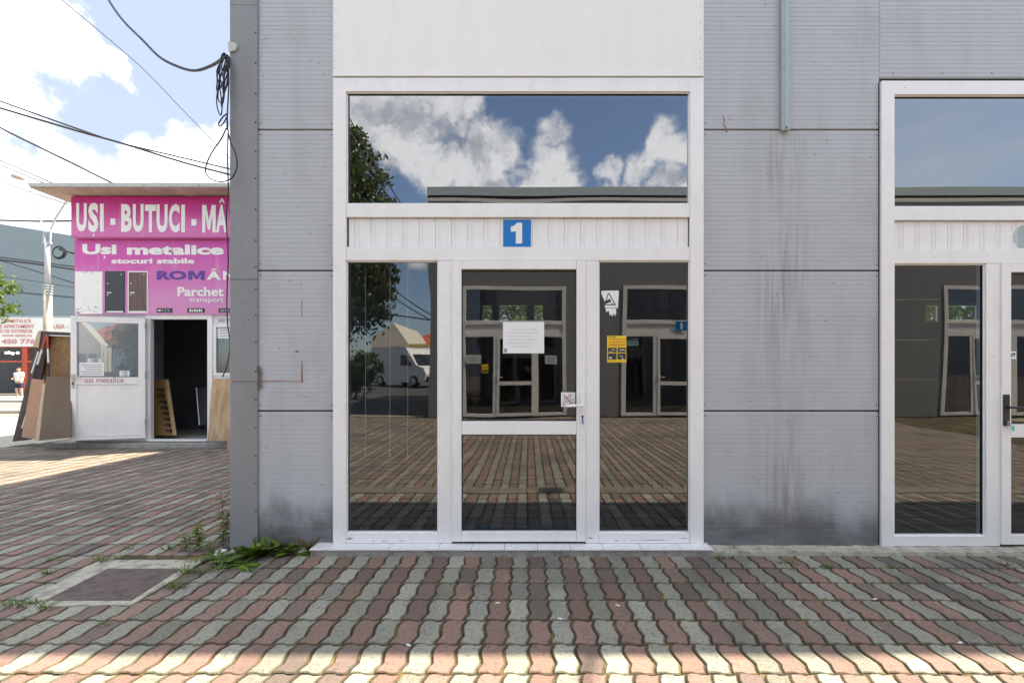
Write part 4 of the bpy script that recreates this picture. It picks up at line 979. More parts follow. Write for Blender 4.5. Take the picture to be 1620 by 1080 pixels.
# signs on the booth
sb = empty('sign_band', (-6.4, YB - .14, bz(376)), 'dark magenta band sign reading UȘI - BUTUCI under the booth roof', 'sign')
ds = 8.52; ys = CAMY + ds
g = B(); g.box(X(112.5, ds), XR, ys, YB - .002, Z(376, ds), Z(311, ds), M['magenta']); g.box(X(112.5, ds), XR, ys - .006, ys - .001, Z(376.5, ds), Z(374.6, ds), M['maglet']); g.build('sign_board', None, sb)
g = B(); L_ = lambda s, a, b, z0, z1, bold=.02, ref=None: text(g, s, X(a, ds), X(b, ds), Z(z1, ds), Z(z0, ds), ys - .004, M['letter'], bold, ref=ref)
L_('U', 121, 137.6, 321.5, 366.5, .045); L_('S', 140, 156, 321, 367.5, .045); L_('I', 158.5, 164.5, 322.5, 366.5, .0)
L_('B', 192, 209, 323, 367, .045); L_('U', 210.5, 227.5, 323, 367.5, .045); L_('T', 229.5, 247, 324, 367.5, .045); L_('U', 248, 265.5, 323.5, 368, .045); L_('C', 267.5, 284.5, 323, 368, .045); L_('I', 287, 293, 324, 367.5, 0)
letter_m(g, X(320, ds), X(341.5, ds), Z(368, ds), Z(324.5, ds), ys - .004, M['letter']); L_('A', 342, 359.5, 324, 368, .045)
for a, b, c_, d2 in ((175, 183, 346, 356), (303, 311, 347, 357)): g.box(X(a, ds), X(b, ds), ys - .005, ys - .0035, Z(d2, ds), Z(c_, ds), M['letter'])
q = [(346.5, 321), (350, 314), (352.5, 314), (356, 321), (353, 321), (351.2, 317), (349.5, 321)]
g.prism([(X(a, ds), ys - .004, Z(b, ds)) for a, b in q], (0, .001, 0), M['letter'])
q = [(147, 370), (150, 370), (149.5, 374), (147.5, 375.5), (147, 374.3), (148, 372.5)]
g.prism([(X(a, ds), ys - .004, Z(b, ds)) for a, b in q], (0, .001, 0), M['letter'])
g.build('lettering', None, sb)
sl = empty('sign_board', (-6.4, YB - .05, bz(497)), 'lower pink sign reading Uși metalice with two door pictures above the booth door', 'sign')
ds = 8.61; ys = CAMY + ds
g = B(); g.box(X(118, ds), XR, ys, YB - .002, Z(497.5, ds), Z(379, ds), M['pink']); g.build('sign_panel', None, sl)
LT = lambda s, a, b, z0, z1, m, bold, ref=None: text(g, s, X(a, ds), X(b, ds), Z(z1, ds), Z(z0, ds), ys - .004, M[m], bold, ref=ref)
g = B()
LT('Usi', 130.5, 185, 386, 402.5, 'letter', .045, 'U'); LT('metalice', 201, 354.5, 387, 403, 'letter', .045, 'l')
g.prism([(X(a, ds), ys - .004, Z(b, ds)) for a, b in ((163.5, 405), (167.5, 405), (167.5, 407.5), (165, 410), (163.8, 409), (165.4, 407))], (0, .001, 0), M['letter'])
LT('stocuri stabile', 176.5, 308, 408.5, 417, 'letter', .04, 'l')
LT('RO', 248, 295, 428.5, 442.5, 'violet', .045); letter_m(g, X(298, ds), X(324, ds), Z(442.5, ds), Z(428.5, ds), ys - .004, M['violet']); LT('A', 327, 350, 429, 442.5, 'letter', .045); LT('N', 353, 372, 429, 442.5, 'letter', .045)
g.prism([(X(a, ds), ys - .004, Z(b, ds)) for a, b in ((333.5, 427.8), (337, 425), (340, 425), (343, 427.8), (340.5, 427.8), (338.5, 426.4), (336, 427.8))], (0, .001, 0), M['letter'])
LT('Parchet', 281, 354, 454, 468.5, 'letter', .03, 'P'); LT('transport', 300, 354, 471.5, 477.5, 'letter', .01, 't'); LT('-', 358.5, 362, 474.5, 475.5, 'letter', .01)
g.build('lettering', None, sl)
for a, b in ((248, 273), (296.5, 324), (346, 372)):
    g = B(); g.box(X(a, ds), X(b, ds), ys - .003, ys - .0005, Z(494.5, ds), Z(487.5, ds), M['ink'])
    pn = g.build('name_plate', None, sl); g = B()
    if a == 248:
        text(g, 'EFE', X(257, ds), X(269.5, ds), Z(492.8, ds), Z(489.2, ds), ys - .0042, M['inkgrey'], .01); g.box(X(250, ds), X(255, ds), ys - .0045, ys - .0035, Z(492, ds), Z(490, ds), M['letter'])
    else:
        for k in range(6):
            xx = a + 3 + k*3.6; g.prism([(X(xx, ds), ys - .0042, Z(493, ds)), (X(xx + 2.6, ds), ys - .0042, Z(493, ds)), (X(xx + 3.2 - k % 2, ds), ys - .0042, Z(489 + k % 2, ds)), (X(xx + .8, ds), ys - .0042, Z(489, ds))], (0, .0008, 0), M['letter' if a < 300 else 'inkgrey'])
    g.build('lettering', None, pn)
g = B(); g.box(X(119, ds), X(162, ds), ys - .003, ys - .0005, Z(496.5, ds), Z(429.5, ds), M['letter'])
for _ in range(26):
    a, b = rnd.uniform(121, 160), rnd.choice([rnd.uniform(430, 434), rnd.uniform(440, 494), rnd.uniform(485, 495)]); r1, r2 = rnd.uniform(.5, 2.6), rnd.uniform(.3, 1.6)
    if 434 < b < 484: r1 *= .5; r2 *= .5
    n_ = 7; g.prism([(X(a + r1*math.cos(6.28*k/n_)*rnd.uniform(.5, 1.2), ds), ys - .0045, Z(b + r2*math.sin(6.28*k/n_)*rnd.uniform(.5, 1.2), ds)) for k in range(n_)], (0, .001, 0), M[rnd.choice(['galv', 'ink', 'inkgrey', 'soffit'])])
g.build('blank_poster', None, sl)
for a, b, m_ in ((166, 198, 'anthracite'), (202.5, 234, 'walnut')):
    g = B(); g.box(X(a, ds), X(b, ds), ys - .004, ys - .0005, Z(495, ds), Z(429, ds), M['anthracite'] if a < 170 else M['cream'])
    g.box(X(a + 1.6, ds), X(b - 1.6, ds), ys - .006, ys - .0045, Z(492.5, ds), Z(430.8, ds), M[m_])
    g.prism([(X(a + 1.5, ds), ys - .0065, Z(494.5, ds)), (X(b - 1.5, ds), ys - .0065, Z(494.5, ds)), (X(b - 4, ds), ys - .0065, Z(492, ds)), (X(a + 4, ds), ys - .0065, Z(492, ds))], (0, .0012, 0), M['letter'])
    for py, w2 in ((448.5, 1.6), (463, 6.5), (466.5, 1.6)): g.box(X(a + 4, ds), X(a + 4 + w2, ds), ys - .0075, ys - .0062, Z(py + .8, ds), Z(py - .8, ds), M['letter'])
    g.box(X(b - 6.5, ds), X(b - 5, ds), ys - .0075, ys - .0062, Z(435, ds), Z(433.5, ds), M['letter'])
    g.build('door_picture', None, sl)

# boards and cardboard stacked to the left of the booth door
st = empty('board_stand', P(45, 698, 8.45), 'tall leaning chipboard crate with red and white taped edges left of the booth door', 'crate')
g = B(); g.prism([P(76, 529, 8.62), P(113, 530.5, 8.62), P(113, 690, 8.45), P(60, 690, 8.45)], (0, .025, 0), M['osb']); g.build('chipboard_panel', None, st)
g = B(); g.prism([P(62, 524, 8.60), P(77, 529, 8.56), P(47, 695, 8.36), P(20, 698, 8.36)], (0, .04, 0), M['darkwood']); g.build('side_board', None, st, bevel=.004)
g = B(); g.prism([P(63, 523.5, 8.58), P(113, 526, 8.58), P(113, 530.5, 8.58), P(74, 529.5, 8.58)], (0, .05, 0), M['darkwood']); g.build('top_rail', None, st)
g = B(); g.prism([P(77, 529.6, 8.56), P(113, 531, 8.56), P(113, 532.3, 8.56), P(77, 530.9, 8.56)], (0, .01, 0), M['letter']); g.build('white_tape', None, st)
for px0, py0, px1, py1 in ((73.5, 530, 52, 600), (75, 530, 77.5, 596)):
    g = B(); n_ = 6
    for k in range(n_):
        q0, q1 = k/n_, (k+1)/n_
        a = P(px0 + (px1-px0)*q0, py0 + (py1-py0)*q0, 8.53 - .1*q0); b = P(px0 + (px1-px0)*q1, py0 + (py1-py0)*q1, 8.53 - .1*q1)
        g.tube([a, b], .014, M['redpaint'] if k < 2 else (M['letter'] if k in (2, 3) else M['darkwood']), 6)
    g.build('taped_post', None, st)
g = B(); g.prism([P(65, 522, 8.58), P(61, 550, 8.53), P(52, 548, 8.52), P(60, 524, 8.57)], (0, .006, 0), M['cardedge']); g.build('paper_flap', None, st)
for a, b in (((55, 560), (46, 590)), ((43, 632), (40, 645)), ((36, 658), (31, 677))):
    g = B(); g.tube([P(a[0] + 6, a[1] - 4, 8.40), P(b[0] + 4, b[1], 8.35)], .011, M['letter'], 6); g.build('white_tape', None, st)
g = B(); g.prism([P(50, 599, 8.36), P(70, 601, 8.36), P(57, 695, 8.20), P(34, 691, 8.20)], (0, .02, 0), M['cardboard_tan'])
tag(g.build('cardboard_sheet', None, None, loc=P(46, 695, 8.2)), 'creased tan cardboard sheet leaning leftmost in the stack by the booth', 'cardboard', 'cardboard leaning by the booth')
g = B(); g.prism([P(73, 595, 8.30), P(112.5, 596.5, 8.30), P(112, 692, 8.13), P(61.5, 697, 8.13)], (0, .012, 0), M['cardboard']); g.prism([P(67.5, 607, 8.33), P(73, 606, 8.29), P(61.4, 697.3, 8.125), P(55, 696, 8.15)], (0, .015, 0), M['cardedge'])
tag(g.build('cardboard_sheet', None, None, loc=P(80, 697, 8.15)), 'large brown cardboard sheet in front, partly behind the open white door', 'cardboard', 'cardboard leaning by the booth')

# ------------------------------------------------------------------ far side of the street, left
fb = empty('far_building', P(60, 600, 44), 'big windowless slate blue building beyond the street lamp', 'building')
g = B(); a = P(-260, 594, 34); b = P(420, 594, 56); zt = Z(361, 41.2)
dn = Vector((a[1] - b[1], b[0] - a[0], 0)).normalized() * 12
g.prism([(a[0], a[1], 0), (b[0], b[1], 0), (b[0] + dn.x, b[1] + dn.y, 0), (a[0] + dn.x, a[1] + dn.y, 0)], (0, 0, zt), M['bluebld']); g.build('wall', None, fb)
g = B(); e_ = (Vector(b) - Vector(a)); e_.z = 0; e_.normalize(); n2 = -dn.normalized()
for k in range(1, 5): q = zt * k / 5; g.prism([(a[0] + n2.x*.01, a[1] + n2.y*.01, q), (b[0] + n2.x*.01, b[1] + n2.y*.01, q), (b[0] + n2.x*.03, b[1] + n2.y*.03, q), (a[0] + n2.x*.03, a[1] + n2.y*.03, q)], (0, 0, .06), M['anthracite'])
g.build('panel_joint', None, fb)
dsh = 30.0; ysh = CAMY + dsh
fs_ = empty('far_shop', (X(40, dsh), ysh, 0), 'dark open fronted shop with red posts under the faded banner', 'shop')
g = B(); xa, xb = X(-120, dsh), X(330, dsh); g.box(xa, xb, ysh + 4, ysh + 4.2, 0, 4.9); g.build('rear_wall', M['inner'], fs_)
g = B(); g.box(xa, xb, ysh + .1, ysh + 4.3, 4.95, 5.1); g.build('roof', M['galv'], fs_)
for px in (-40, 41, 150):
    g = B(); g.box(X(px, dsh) - .2, X(px, dsh) + .14, ysh - .05, ysh + .1, .06, Z(549, dsh)); g.build('post', M['redpaint'], fs_)
g = B(); g.box(xa, xb, ysh - .1, ysh - .06, Z(573, dsh), Z(570.5, dsh)); g.build('beam', M['redpaint'], fs_)
g = B(); g.box(xa, xb, ysh - .08, ysh - .03, Z(549.5, dsh), Z(547.8, dsh)); g.build('beam', M['redpaint'], fs_)
g = B(); g.box(X(14, dsh), X(27, dsh), ysh + .6, ysh + .9, .06, Z(587, dsh + .6)); g.build('display_panel', M['pole_paint'], fs_)
for k, (px, py) in enumerate(((10, 558), (14, 557.5), (20, 559), (28, 558), (44, 556), (44, 577))):
    g = B(); c_ = P(px, py, dsh + 1.2); g.lathe([(.085*math.sin(q), .085*math.cos(q)) for q in np.linspace(0.02, 3.12, 7)], c_, M['lampglow'], 10); g.tube([c_, (c_[0], c_[1], 4.95)], .01, M['black'], 5)
    g.build('hanging_lamp', None, fs_)
bn_ = empty('shop_banner', (X(40, dsh), ysh - .2, Z(548, dsh)), 'long faded white banner with red lettering above the far red shop', 'sign')
g = B(); g.box(xa, xb, ysh - .2, ysh - .12, Z(548, dsh - .2), Z(503, dsh - .2), M['letter']); g.build('banner_sheet', None, bn_, bevel=.01)
g = B(); db = dsh - .22
for s_, a, b, z0, z1, bo_ in (('USI METALICE', 3, 49, 504.5, 510.5, .02), ('DE APARTAMENT', -6, 53.5, 513, 519, .02), ('SI DE EXTERIOR', -1, 51.5, 521, 526.5, .02), ('www.uptet.ro', 3, 50, 528.5, 534, .02), ('450 776', 2, 55, 536, 544, .03), ('USA - H', 84, 118, 513, 520, .02)):
    text(g, s_, X(a, db), X(b, db), Z(z1, db), Z(z0, db), CAMY + db - .004, M['fadedred'], bo_)
g.build('lettering', None, bn_)

# street lamp
dl = 24.0
sl_ = empty('street_lamp', (X(76, dl), CAMY + dl, 0), 'two armed street lamp on a banded concrete pole behind the booth', 'street lamp')
g = B(); g.tube([P(77, 622, dl), P(76, 530, dl), P(75.5, 452, dl)], .23, M['pole_concrete'], 14, r2=.16); g.build('pole_base', None, sl_, smooth=True)
g = B(); g.tube([P(75.5, 452, dl), P(75, 410, dl), P(74.5, 384, dl)], .12, M['pole_paint'], 12, r2=.10); g.build('pole', None, sl_, smooth=True)
g = B()
for py in (452, 456, 460, 465): c_ = P(75.5, py, dl); g.lathe([(.17, -.04), (.2, -.03), (.2, .03), (.17, .04)], c_, M['galv'], 14)
g.build('clamp_band', None, sl_)
for pts in ([(70, 384), (69.5, 366), (62, 340), (48, 293), (38, 283)], [(79.5, 384), (80, 364), (88, 345), (106, 317), (120, 303)]):
    g = B(); g.tube([P(a, b, dl) for a, b in pts], .045, M['pole_paint'], 8); arm = g.build('arm', None, sl_)
    g = B(); hx, hy = pts[-1]; s_ = -1 if hx < 75 else 1; c_ = Vector(P(hx, hy, dl)); e_ = Vector((s_*.62, 0, .18))
    g.tube([c_, c_ + e_*.15, c_ + e_*.55, c_ + e_*.9, c_ + e_], .05, M['soffit'], 10); ob = g.build('lamp_head', None, sl_, smooth=True)
    for i, v in enumerate(ob.data.vertices):
        ring = i // 10; f = (1.0, 2.0, 2.6, 2.2, .7)[ring]; o2 = c_ + e_*(0, .15, .55, .9, 1)[ring] - Vector(sl_.location); v.co = o2 + (v.co - o2) * f
g = B(); g.box(X(69, dl), X(81, dl), CAMY + dl - .06, CAMY + dl + .06, Z(386, dl), Z(383, dl), M['pole_paint']); g.box(X(69, dl), X(81, dl), CAMY + dl - .05, CAMY + dl + .05, Z(368, dl), Z(366.5, dl), M['pole_paint']); g.build('crosspiece', None, sl_)
g = B(); c_ = P(93, 399.5, 23.8)
for k in range(5): g.tube([(c_[0] + (.27 + .02*k)*math.cos(a), c_[1] + .02*k - .04, c_[2] + (.25 + .02*((k*2) % 5))*math.sin(a)) for a in np.linspace(0, 6.283, 25)], .02, M['cable'], 6)
tag(g.build('cable_coil', None, None, loc=c_), 'black coil of spare cable hanging beside the street lamp pole', 'cable coil')

# wires
def wire(pts, r, label, name='overhead_cable', group='overhead cables', m='cable'):
    P3 = [Vector(p) for p in pts]; out = []
    if 'corner' not in group and 'hooked' not in label and 'coil' not in label:       # run on past both edges of the view
        P3 = [P3[0] + (P3[0] - P3[1]) * 7] + P3 + [P3[-1] + (P3[-1] - P3[-2]) * 5]
    for i in range(len(P3) - 1):                                # Catmull-Rom
        p0, p1, p2, p3 = P3[max(0, i-1)], P3[i], P3[i+1], P3[min(len(P3)-1, i+2)]
        for k in range(8):
            q = k / 8; out.append(0.5*((2*p1) + (p2-p0)*q + (2*p0-5*p1+4*p2-p3)*q*q + (3*p1-p0-3*p2+p3)*q**3))
    out.append(P3[-1]); g = B(); g.tube(out, r * (1.0 if 'corner' in group else 1.6), M[m], 6)
    return tag(g.build(name, None, None, loc=tuple(P3[0])), label, 'cable', group)
def pp(l, d): return [P(a, b, d if not isinstance(d, tuple) else d[0] + (d[1]-d[0])*i/(len(l)-1)) for i, (a, b) in enumerate(l)]
wire(pp([(60, -35), (98, 0), (160, 52), (225, 108), (290, 175), (358, 245), (420, 310)], (12, 14)), .0065, 'thin cable running steeply down across the sky towards the corner')
wire(pp([(150, -45), (172, 0), (195, 33), (225, 63), (252, 90), (280, 105), (308, 112), (335, 104), (352, 93), (359, 89)], (4.6, 3.47)), .0068, 'thick drooping cable hooked to the building corner at the top')
wire(pp([(-60, 138), (0, 160), (120, 203), (190, 226), (290, 250), (362, 267), (420, 280)], (9, 10)), .0095, 'upper cable of the crossing pair above the booth roof')
wire(pp([(-60, 152), (0, 171), (125, 208), (190, 226), (290, 257), (362, 276), (420, 291)], (9.2, 10.2)), .0125, 'lower cable of the crossing pair above the booth roof')
wire(pp([(-60, 167), (0, 202), (60, 232), (120, 261), (170, 286), (240, 318)], (13, 14)), .016, 'dark cable sloping down behind the left end of the booth roof')
wire(pp([(-60, 235), (0, 254), (72, 285), (140, 312)], (20, 21)), .014, 'upper thin wire passing behind the street lamp head')
wire(pp([(-60, 240), (0, 261), (68, 289), (140, 318)], (20, 22)), .014, 'second thin wire just below the street lamp head')
wire(pp([(-60, 268), (0, 287), (60, 308), (130, 330)], (26, 27)), .014, 'faint lowest sloping wire left of the street lamp')
wire(pp([(-60, 347), (0, 348.5), (60, 350), (112, 349.5), (180, 349)], (26, 27)), .03, 'level wire along the top of the blue building')
wire(pp([(-60, 404), (0, 411), (60, 418), (118, 426.5), (180, 436)], (26, 27)), .03, 'dark wire crossing the middle of the blue building')
wire(pp([(-60, 398), (0, 412), (60, 430), (118, 448), (180, 468)], (27, 28)), .02, 'thin wire falling to the right across the blue building')
wire(pp([(93, 394), (104, 397), (118, 401), (170, 412)], (23.8, 24.5)), .03, 'short cable leaving the coil towards the booth')
wire(pp([(-40, 430), (20, 440), (70, 447), (118, 455), (170, 462)], (28, 29)), .012, 'faint wire lowest on the blue building')
# bundle of spare cable hanging at the corner
g = B(); q = random.Random(3)
ax, az = X(359, 3.48), Z(88, 3.48)
for k in range(7):
    wd = q.uniform(.018, .05); ln = q.uniform(.24, .48); sh = q.uniform(-.055, -.01); ph = q.uniform(0, .8)
    pts = []
    for a in np.linspace(0, 6.283, 26):
        uu = (1 - math.cos(a)) / 2; pts.append((ax + sh*uu*1.3 + wd*math.sin(a)*(.5 + .5*uu) + .008*math.sin(9*uu + k), -.035 - .006*k + .012*math.sin(a*2 + ph), az - ln*uu))
    g.tube(pts, .0042, M['cable'], 6)
for l in ([(361, 90), (362, 130), (360, 175), (359, 205)], [(359, 180), (352, 186), (346, 196), (348, 200), (355, 193), (360, 182)], [(358, 203), (350, 220), (336, 240), (326, 262), (327, 277), (340, 286), (356, 287), (368, 280), (375, 264), (373, 245), (366, 228), (361, 210), (360, 190)]):
    pts = [Vector(P(a, b, 3.46)) for a, b in l]; out = []
    for i in range(len(pts) - 1):
        p0, p1, p2, p3 = pts[max(0, i-1)], pts[i], pts[i+1], pts[min(len(pts)-1, i+2)]
        for k in range(5): u_ = k/5; out.append(0.5*((2*p1) + (p2-p0)*u_ + (2*p0-5*p1+4*p2-p3)*u_*u_ + (3*p1-p0-3*p2+p3)*u_**3))
    out.append(pts[-1]); g.tube(out, .0048, M['cable'], 6)
tag(g.build('cable_bundle', None, None, loc=(ax, -.03, az), smooth=True), 'tangled loops of black cable hanging from the building corner', 'cable bundle')
wire([P(a, b, 3.60) for a, b in ((361, 205), (360, 250), (361, 300), (358, 345), (361, 405), (359, 470), (360, 510), (364.0, 545), (360, 575), (352, 596))], .0045, 'loose black cable dangling down beside the corner in front of the booth sign', 'dangling_cable', 'cables at the corner')

# ------------------------------------------------------------------ person across the street
def skin_body(name, verts, edges, radii, m, parent, root=0, sub=2):
    off = wloc(parent); me = bpy.data.meshes.new(name); me.from_pydata([tuple(Vector(v) - off) for v in verts], edges, []); me.materials.append(m)
    o = bpy.data.objects.new(name, me); col.objects.link(o); o.parent = parent
    sm = o.modifiers.new('skin', 'SKIN'); sm.use_smooth_shade = True
    for i, r in enumerate(radii):
        sv = me.skin_vertices[0].data[i]; sv.radius = (r, r) if not isinstance(r, tuple) else r; sv.use_root = (i == root)
    ss = o.modifiers.new('sub', 'SUBSURF'); ss.levels = sub; ss.render_levels = sub; return o
dp = 26.4; px_, py_ = X(30, dp), CAMY + dp
man = empty('person', (px_, py_, .06), 'man in white t-shirt and navy shorts standing with forearms raised across the street', 'person')
h = 1.70; Bv = lambda x, y, z: (px_ + x, py_ + y, .06 + z * h)
V = [Bv(0,0,.52), Bv(0,0,.60), Bv(0,-.01,.70), Bv(0,0,.79), Bv(0,0,.845), Bv(0,-.01,.875), Bv(0,-.02,.93), Bv(0,-.015,.975),
     Bv(-.19,0,.80), Bv(-.25,-.02,.66), Bv(-.14,-.25,.61), Bv(-.02,-.30,.62), Bv(.19,0,.80), Bv(.33,-.05,.68), Bv(.42,-.24,.70), Bv(.46,-.32,.72),
     Bv(-.10,0,.47), Bv(-.12,-.01,.28), Bv(-.12,.02,.05), Bv(-.13,-.14,.02), Bv(.11,0,.47), Bv(.15,-.01,.28), Bv(.16,.02,.05), Bv(.19,-.13,.02)]
E = [(0,1),(1,2),(2,3),(3,4),(4,5),(5,6),(6,7),(3,8),(8,9),(9,10),(10,11),(3,12),(12,13),(13,14),(14,15),(0,16),(16,17),(17,18),(18,19),(0,20),(20,21),(21,22),(22,23)]
Rd = [.15,.155,.15,.13,.055,.065,.095,.075,.06,.045,.038,.035,.06,.045,.038,.035,.09,.06,.042,.04,.09,.06,.042,.04]
skin_body('body', V, E, Rd, M['skin'], man)
sv = [V[0], V[1], V[2], V[3], V[8], tuple(Vector(V[8])*.35 + Vector(V[9])*.65), V[12], tuple(Vector(V[12])*.35 + Vector(V[13])*.65), Bv(0,0,.83)]
skin_body('t_shirt', sv, [(0,1),(1,2),(2,3),(3,4),(4,5),(3,6),(6,7),(3,8)], [.17,.19,.175,.15,.095,.075,.095,.075,.07], M['shirt'], man)
kv = [Bv(0,0,.545), Bv(-.10,0,.46), Bv(-.125,-.01,.31), Bv(.11,0,.46), Bv(.15,-.01,.31)]
skin_body('shorts', kv, [(0,1),(1,2),(0,3),(3,4)], [.165,.12,.10,.12,.10], M['shorts'], man)
for s_ in (-1, 1):
    cx_ = V[18][0] if s_ < 0 else V[22][0]; g = B(); g.box(cx_ - .055, cx_ + .06, py_ - .20, py_ + .08, .061, .15, M['shirt']); g.build('shoe', None, man, bevel=.03)
g = B(); hv = Bv(0, -.012, .945); g.lathe([(.098*math.cos(a), .1*math.sin(a)) for a in np.linspace(.5, 1.57, 6)], (hv[0], hv[1] + .02, hv[2]), M['darkwood'], 14); g.build('hair', None, man, smooth=True)
g = B(); fz_ = Bv(0, -.11, .925); g.prism([(fz_[0] - .015, fz_[1], fz_[2] - .02), (fz_[0] + .015, fz_[1], fz_[2] - .02), (fz_[0], fz_[1] + .01, fz_[2] + .03)], (0, -.025, -.005), M['skin']); g.build('nose', None, man)
g = B()
for s_ in (-1, 1): g.box(fz_[0] + s_*.032 - .01, fz_[0] + s_*.032 + .01, fz_[1] - .004, fz_[1] + .02, fz_[2] + .018, fz_[2] + .03, M['black'])
g.build('eyes', None, man)

# ------------------------------------------------------------------ plants
def leafmesh(name, quads, tones, m, parent=None, loc=None):
    n = len(quads); v = np.asarray(quads, dtype=np.float64).reshape(-1, 3)
    off = np.array(wloc(parent)) if parent is not None else np.array(loc)
    me = bpy.data.meshes.new(name); me.from_pydata((v - off).tolist(), [], np.arange(4*n).reshape(-1, 4).tolist()); me.materials.append(m)
    at = me.attributes.new('tone', 'FLOAT', 'FACE'); at.data.foreach_set('value', np.asarray(tones, dtype=np.float32))
    o = bpy.data.objects.new(name, me); col.objects.link(o)
    if parent is not None: o.parent = parent
    else: o.location = loc
    return o
def tree(base, blobs, n, size, label, mat_, seed, trunk_r=.16, group=None, wire_limbs=True):
    g_ = np.random.default_rng(seed)
    root = empty('tree', base, label, 'tree', group)
    top = max(b[2] for b in blobs)
    g = B(); tp = (base[0] + .1, base[1], base[2] + (top - base[2]) * .45)
    g.tube([base, ((base[0]+tp[0])/2 + .07, base[1] + .05, (base[2]+tp[2])/2), tp], trunk_r, M['bark'], 10, r2=trunk_r*.6)
    for b in blobs:
        mid = ((tp[0]*.6 + b[0]*.4), tp[1]*.6 + b[1]*.4, tp[2]*.55 + b[2]*.45 + .15); g.tube([tp, mid, b[:3]], trunk_r*.45, M['bark'], 7, r2=.02)
    g.build('trunk', None, root, smooth=True)
    vol = np.array([b[3]**2.2 for b in blobs]); vol /= vol.sum()
    Q = []; T = []
    # clumps of leaves inside each lobe
    for b, v in zip(blobs, vol):
        k = int(n * v); nc = max(6, int(k / 26))
        d = g_.normal(size=(nc, 3)); d /= np.linalg.norm(d, axis=1)[:, None]; rr = b[3] * g_.uniform(.35, 1.08, nc) ** .6
        cen = np.array(b[:3]) + d * rr[:, None] * np.array([1, 1, .9])
        idx = g_.integers(0, nc, k); ctn = g_.uniform(0, 1, nc)
        p = cen[idx] + g_.normal(size=(k, 3)) * b[3] * .11
        a = g_.normal(size=(k, 3)); a /= np.linalg.norm(a, axis=1)[:, None]; a[:, 2] -= .35
        c = np.cross(a, g_.normal(size=(k, 3))); c /= np.linalg.norm(c, axis=1)[:, None]
        s = (size * g_.uniform(.6, 1.3, k))[:, None]
        Q.append(np.stack([p - a*s*.5, p + c*s*.24, p + a*s*.5, p - c*s*.24], axis=1)); T.append(np.clip(.65*ctn[idx] + g_.uniform(0, .35, k), 0, 1))
    leafmesh('crown', np.concatenate(Q), np.concatenate(T), mat_, root); return root
def mirrored(px, py, d): return (X(px, d), CAMY - d, Z(py, d))   # a thing behind the camera, by where the shop glass shows it (d from the mirrored camera)
def back_y(d): return -(d + CAMY)
tr_y = back_y(16.0)
tree((-6.9, tr_y, gz(tr_y)), [(-6.6, tr_y, 4.2, 1.9), (-5.75, tr_y + .3, 5.1, 1.3), (-7.4, tr_y, 6.4, 1.8), (-6.4, tr_y - .2, 7.0, 1.5), (-5.55, tr_y, 6.2, .8), (-6.6, tr_y, 8.3, 1.2), (-5.3, tr_y + .2, 3.9, .9), (-7.6, tr_y, 3.2, 1.4), (-4.85, tr_y, 4.7, .55), (-5.2, tr_y, 7.0, .75), (-5.7, tr_y, 8.0, .95), (-6.2, tr_y, 9.0, .85)], 38000, .17, 'large leafy tree across the court, mirrored at the left of the shop windows', M['leaf_dark'], 5, .2)
y_ = back_y(19); tree((-7.0, y_, gz(y_)), [(-7.0, y_, 1.2, .9), (-6.6, y_, 1.6, .7), (-7.9, y_, 1.4, 1.0)], 3600, .2, 'low dark bush under the mirrored tree beside the yard', M['leaf_dark'], 6, .06)
tree((-1.4, 11.0, 0), [(-1.6, 11, 3.6, 1.8), (.6, 11.4, 3.4, 1.7), (-.4, 11.2, 4.6, 1.6)], 5000, .24, 'sunlit tree behind the shop seen through its small rear windows', M['leaf_fresh'], 8, .14)
tree((12.5, 11.4, 0), [(12.0, 11.4, 3.4, 1.8), (13.6, 11.6, 3.6, 1.8), (14.8, 11.4, 3.2, 1.5)], 5000, .24, 'sunlit tree behind the right hand shop seen through its rear windows', M['leaf_fresh'], 9, .14)
tree((X(-38, 25), CAMY + 25, .06), [(X(-32, 25), 21.5, 5.6, 1.5), (X(-14, 25), 21.5, 5.9, .75), (X(-8, 25), 21.4, 5.1, .62), (X(-45, 25), 21.5, 6.4, 1.3), (X(2, 25), 21.4, 4.8, .38)], 3400, .2, 'bright green tree at the left edge in front of the blue building', M['leaf_fresh'], 10, .12)

def blade(Q, T, base, d, L, w_, droop, tone, n=4):
    """a bent leaf of n quads from base, heading d"""
    b = Vector(base); d = Vector(d).normalized(); side = d.cross(Vector((0, 0, 1)))
    side = side.normalized() if side.length > .01 else Vector((1, 0, 0))
    pts = []
    for k in range(n + 1):
        q = k / n; w2 = (w_ * math.sin(math.pi * min(1, (q*.93 + .04) ** 1.45)) ** .75 if n > 4 else w_ * math.sin(math.pi * min(1, q*.88 + .12))) if n > 2 else w_*(1-q)
        pts.append((b, side * w2 * .5)); d = (d + Vector((0, 0, -droop / n))).normalized(); b = b + d * (L / n)
    for k in range(n):
        (p, s), (p2, s2) = pts[k], pts[k+1]; Q.append([p - s, p + s, p2 + s2, p2 - s2]); T.append(min(1, max(0, tone + rnd.uniform(-.12, .12))))
def gpt(px, py): d = F * CAMZ / (py - VY); return (X(px, d), CAMY + d, 0.0)
def rosette(px, py, n, L, w_, up, label, cat='weed', m='leaf_weed', name='weed', group='weeds in the paving', off=(0, 0)):
    c = Vector(gpt(px, py)) + Vector((off[0], off[1], 0)); Q, T = [], []
    for k in range(n):
        a = 2*math.pi*(k + rnd.uniform(-.3, .3))/n; e_ = rnd.uniform(*up)
        blade(Q, T, c + Vector((math.cos(a)*.008, math.sin(a)*.008, 0)), (math.cos(a), math.sin(a)*.8, e_), L*rnd.uniform(.6, 1.15), w_*rnd.uniform(.7, 1.2), rnd.uniform(.5, 1.5), rnd.uniform(.1, .95), 7)
    return tag(leafmesh(name, Q, T, M[m], None, tuple(c)), label, cat, group)
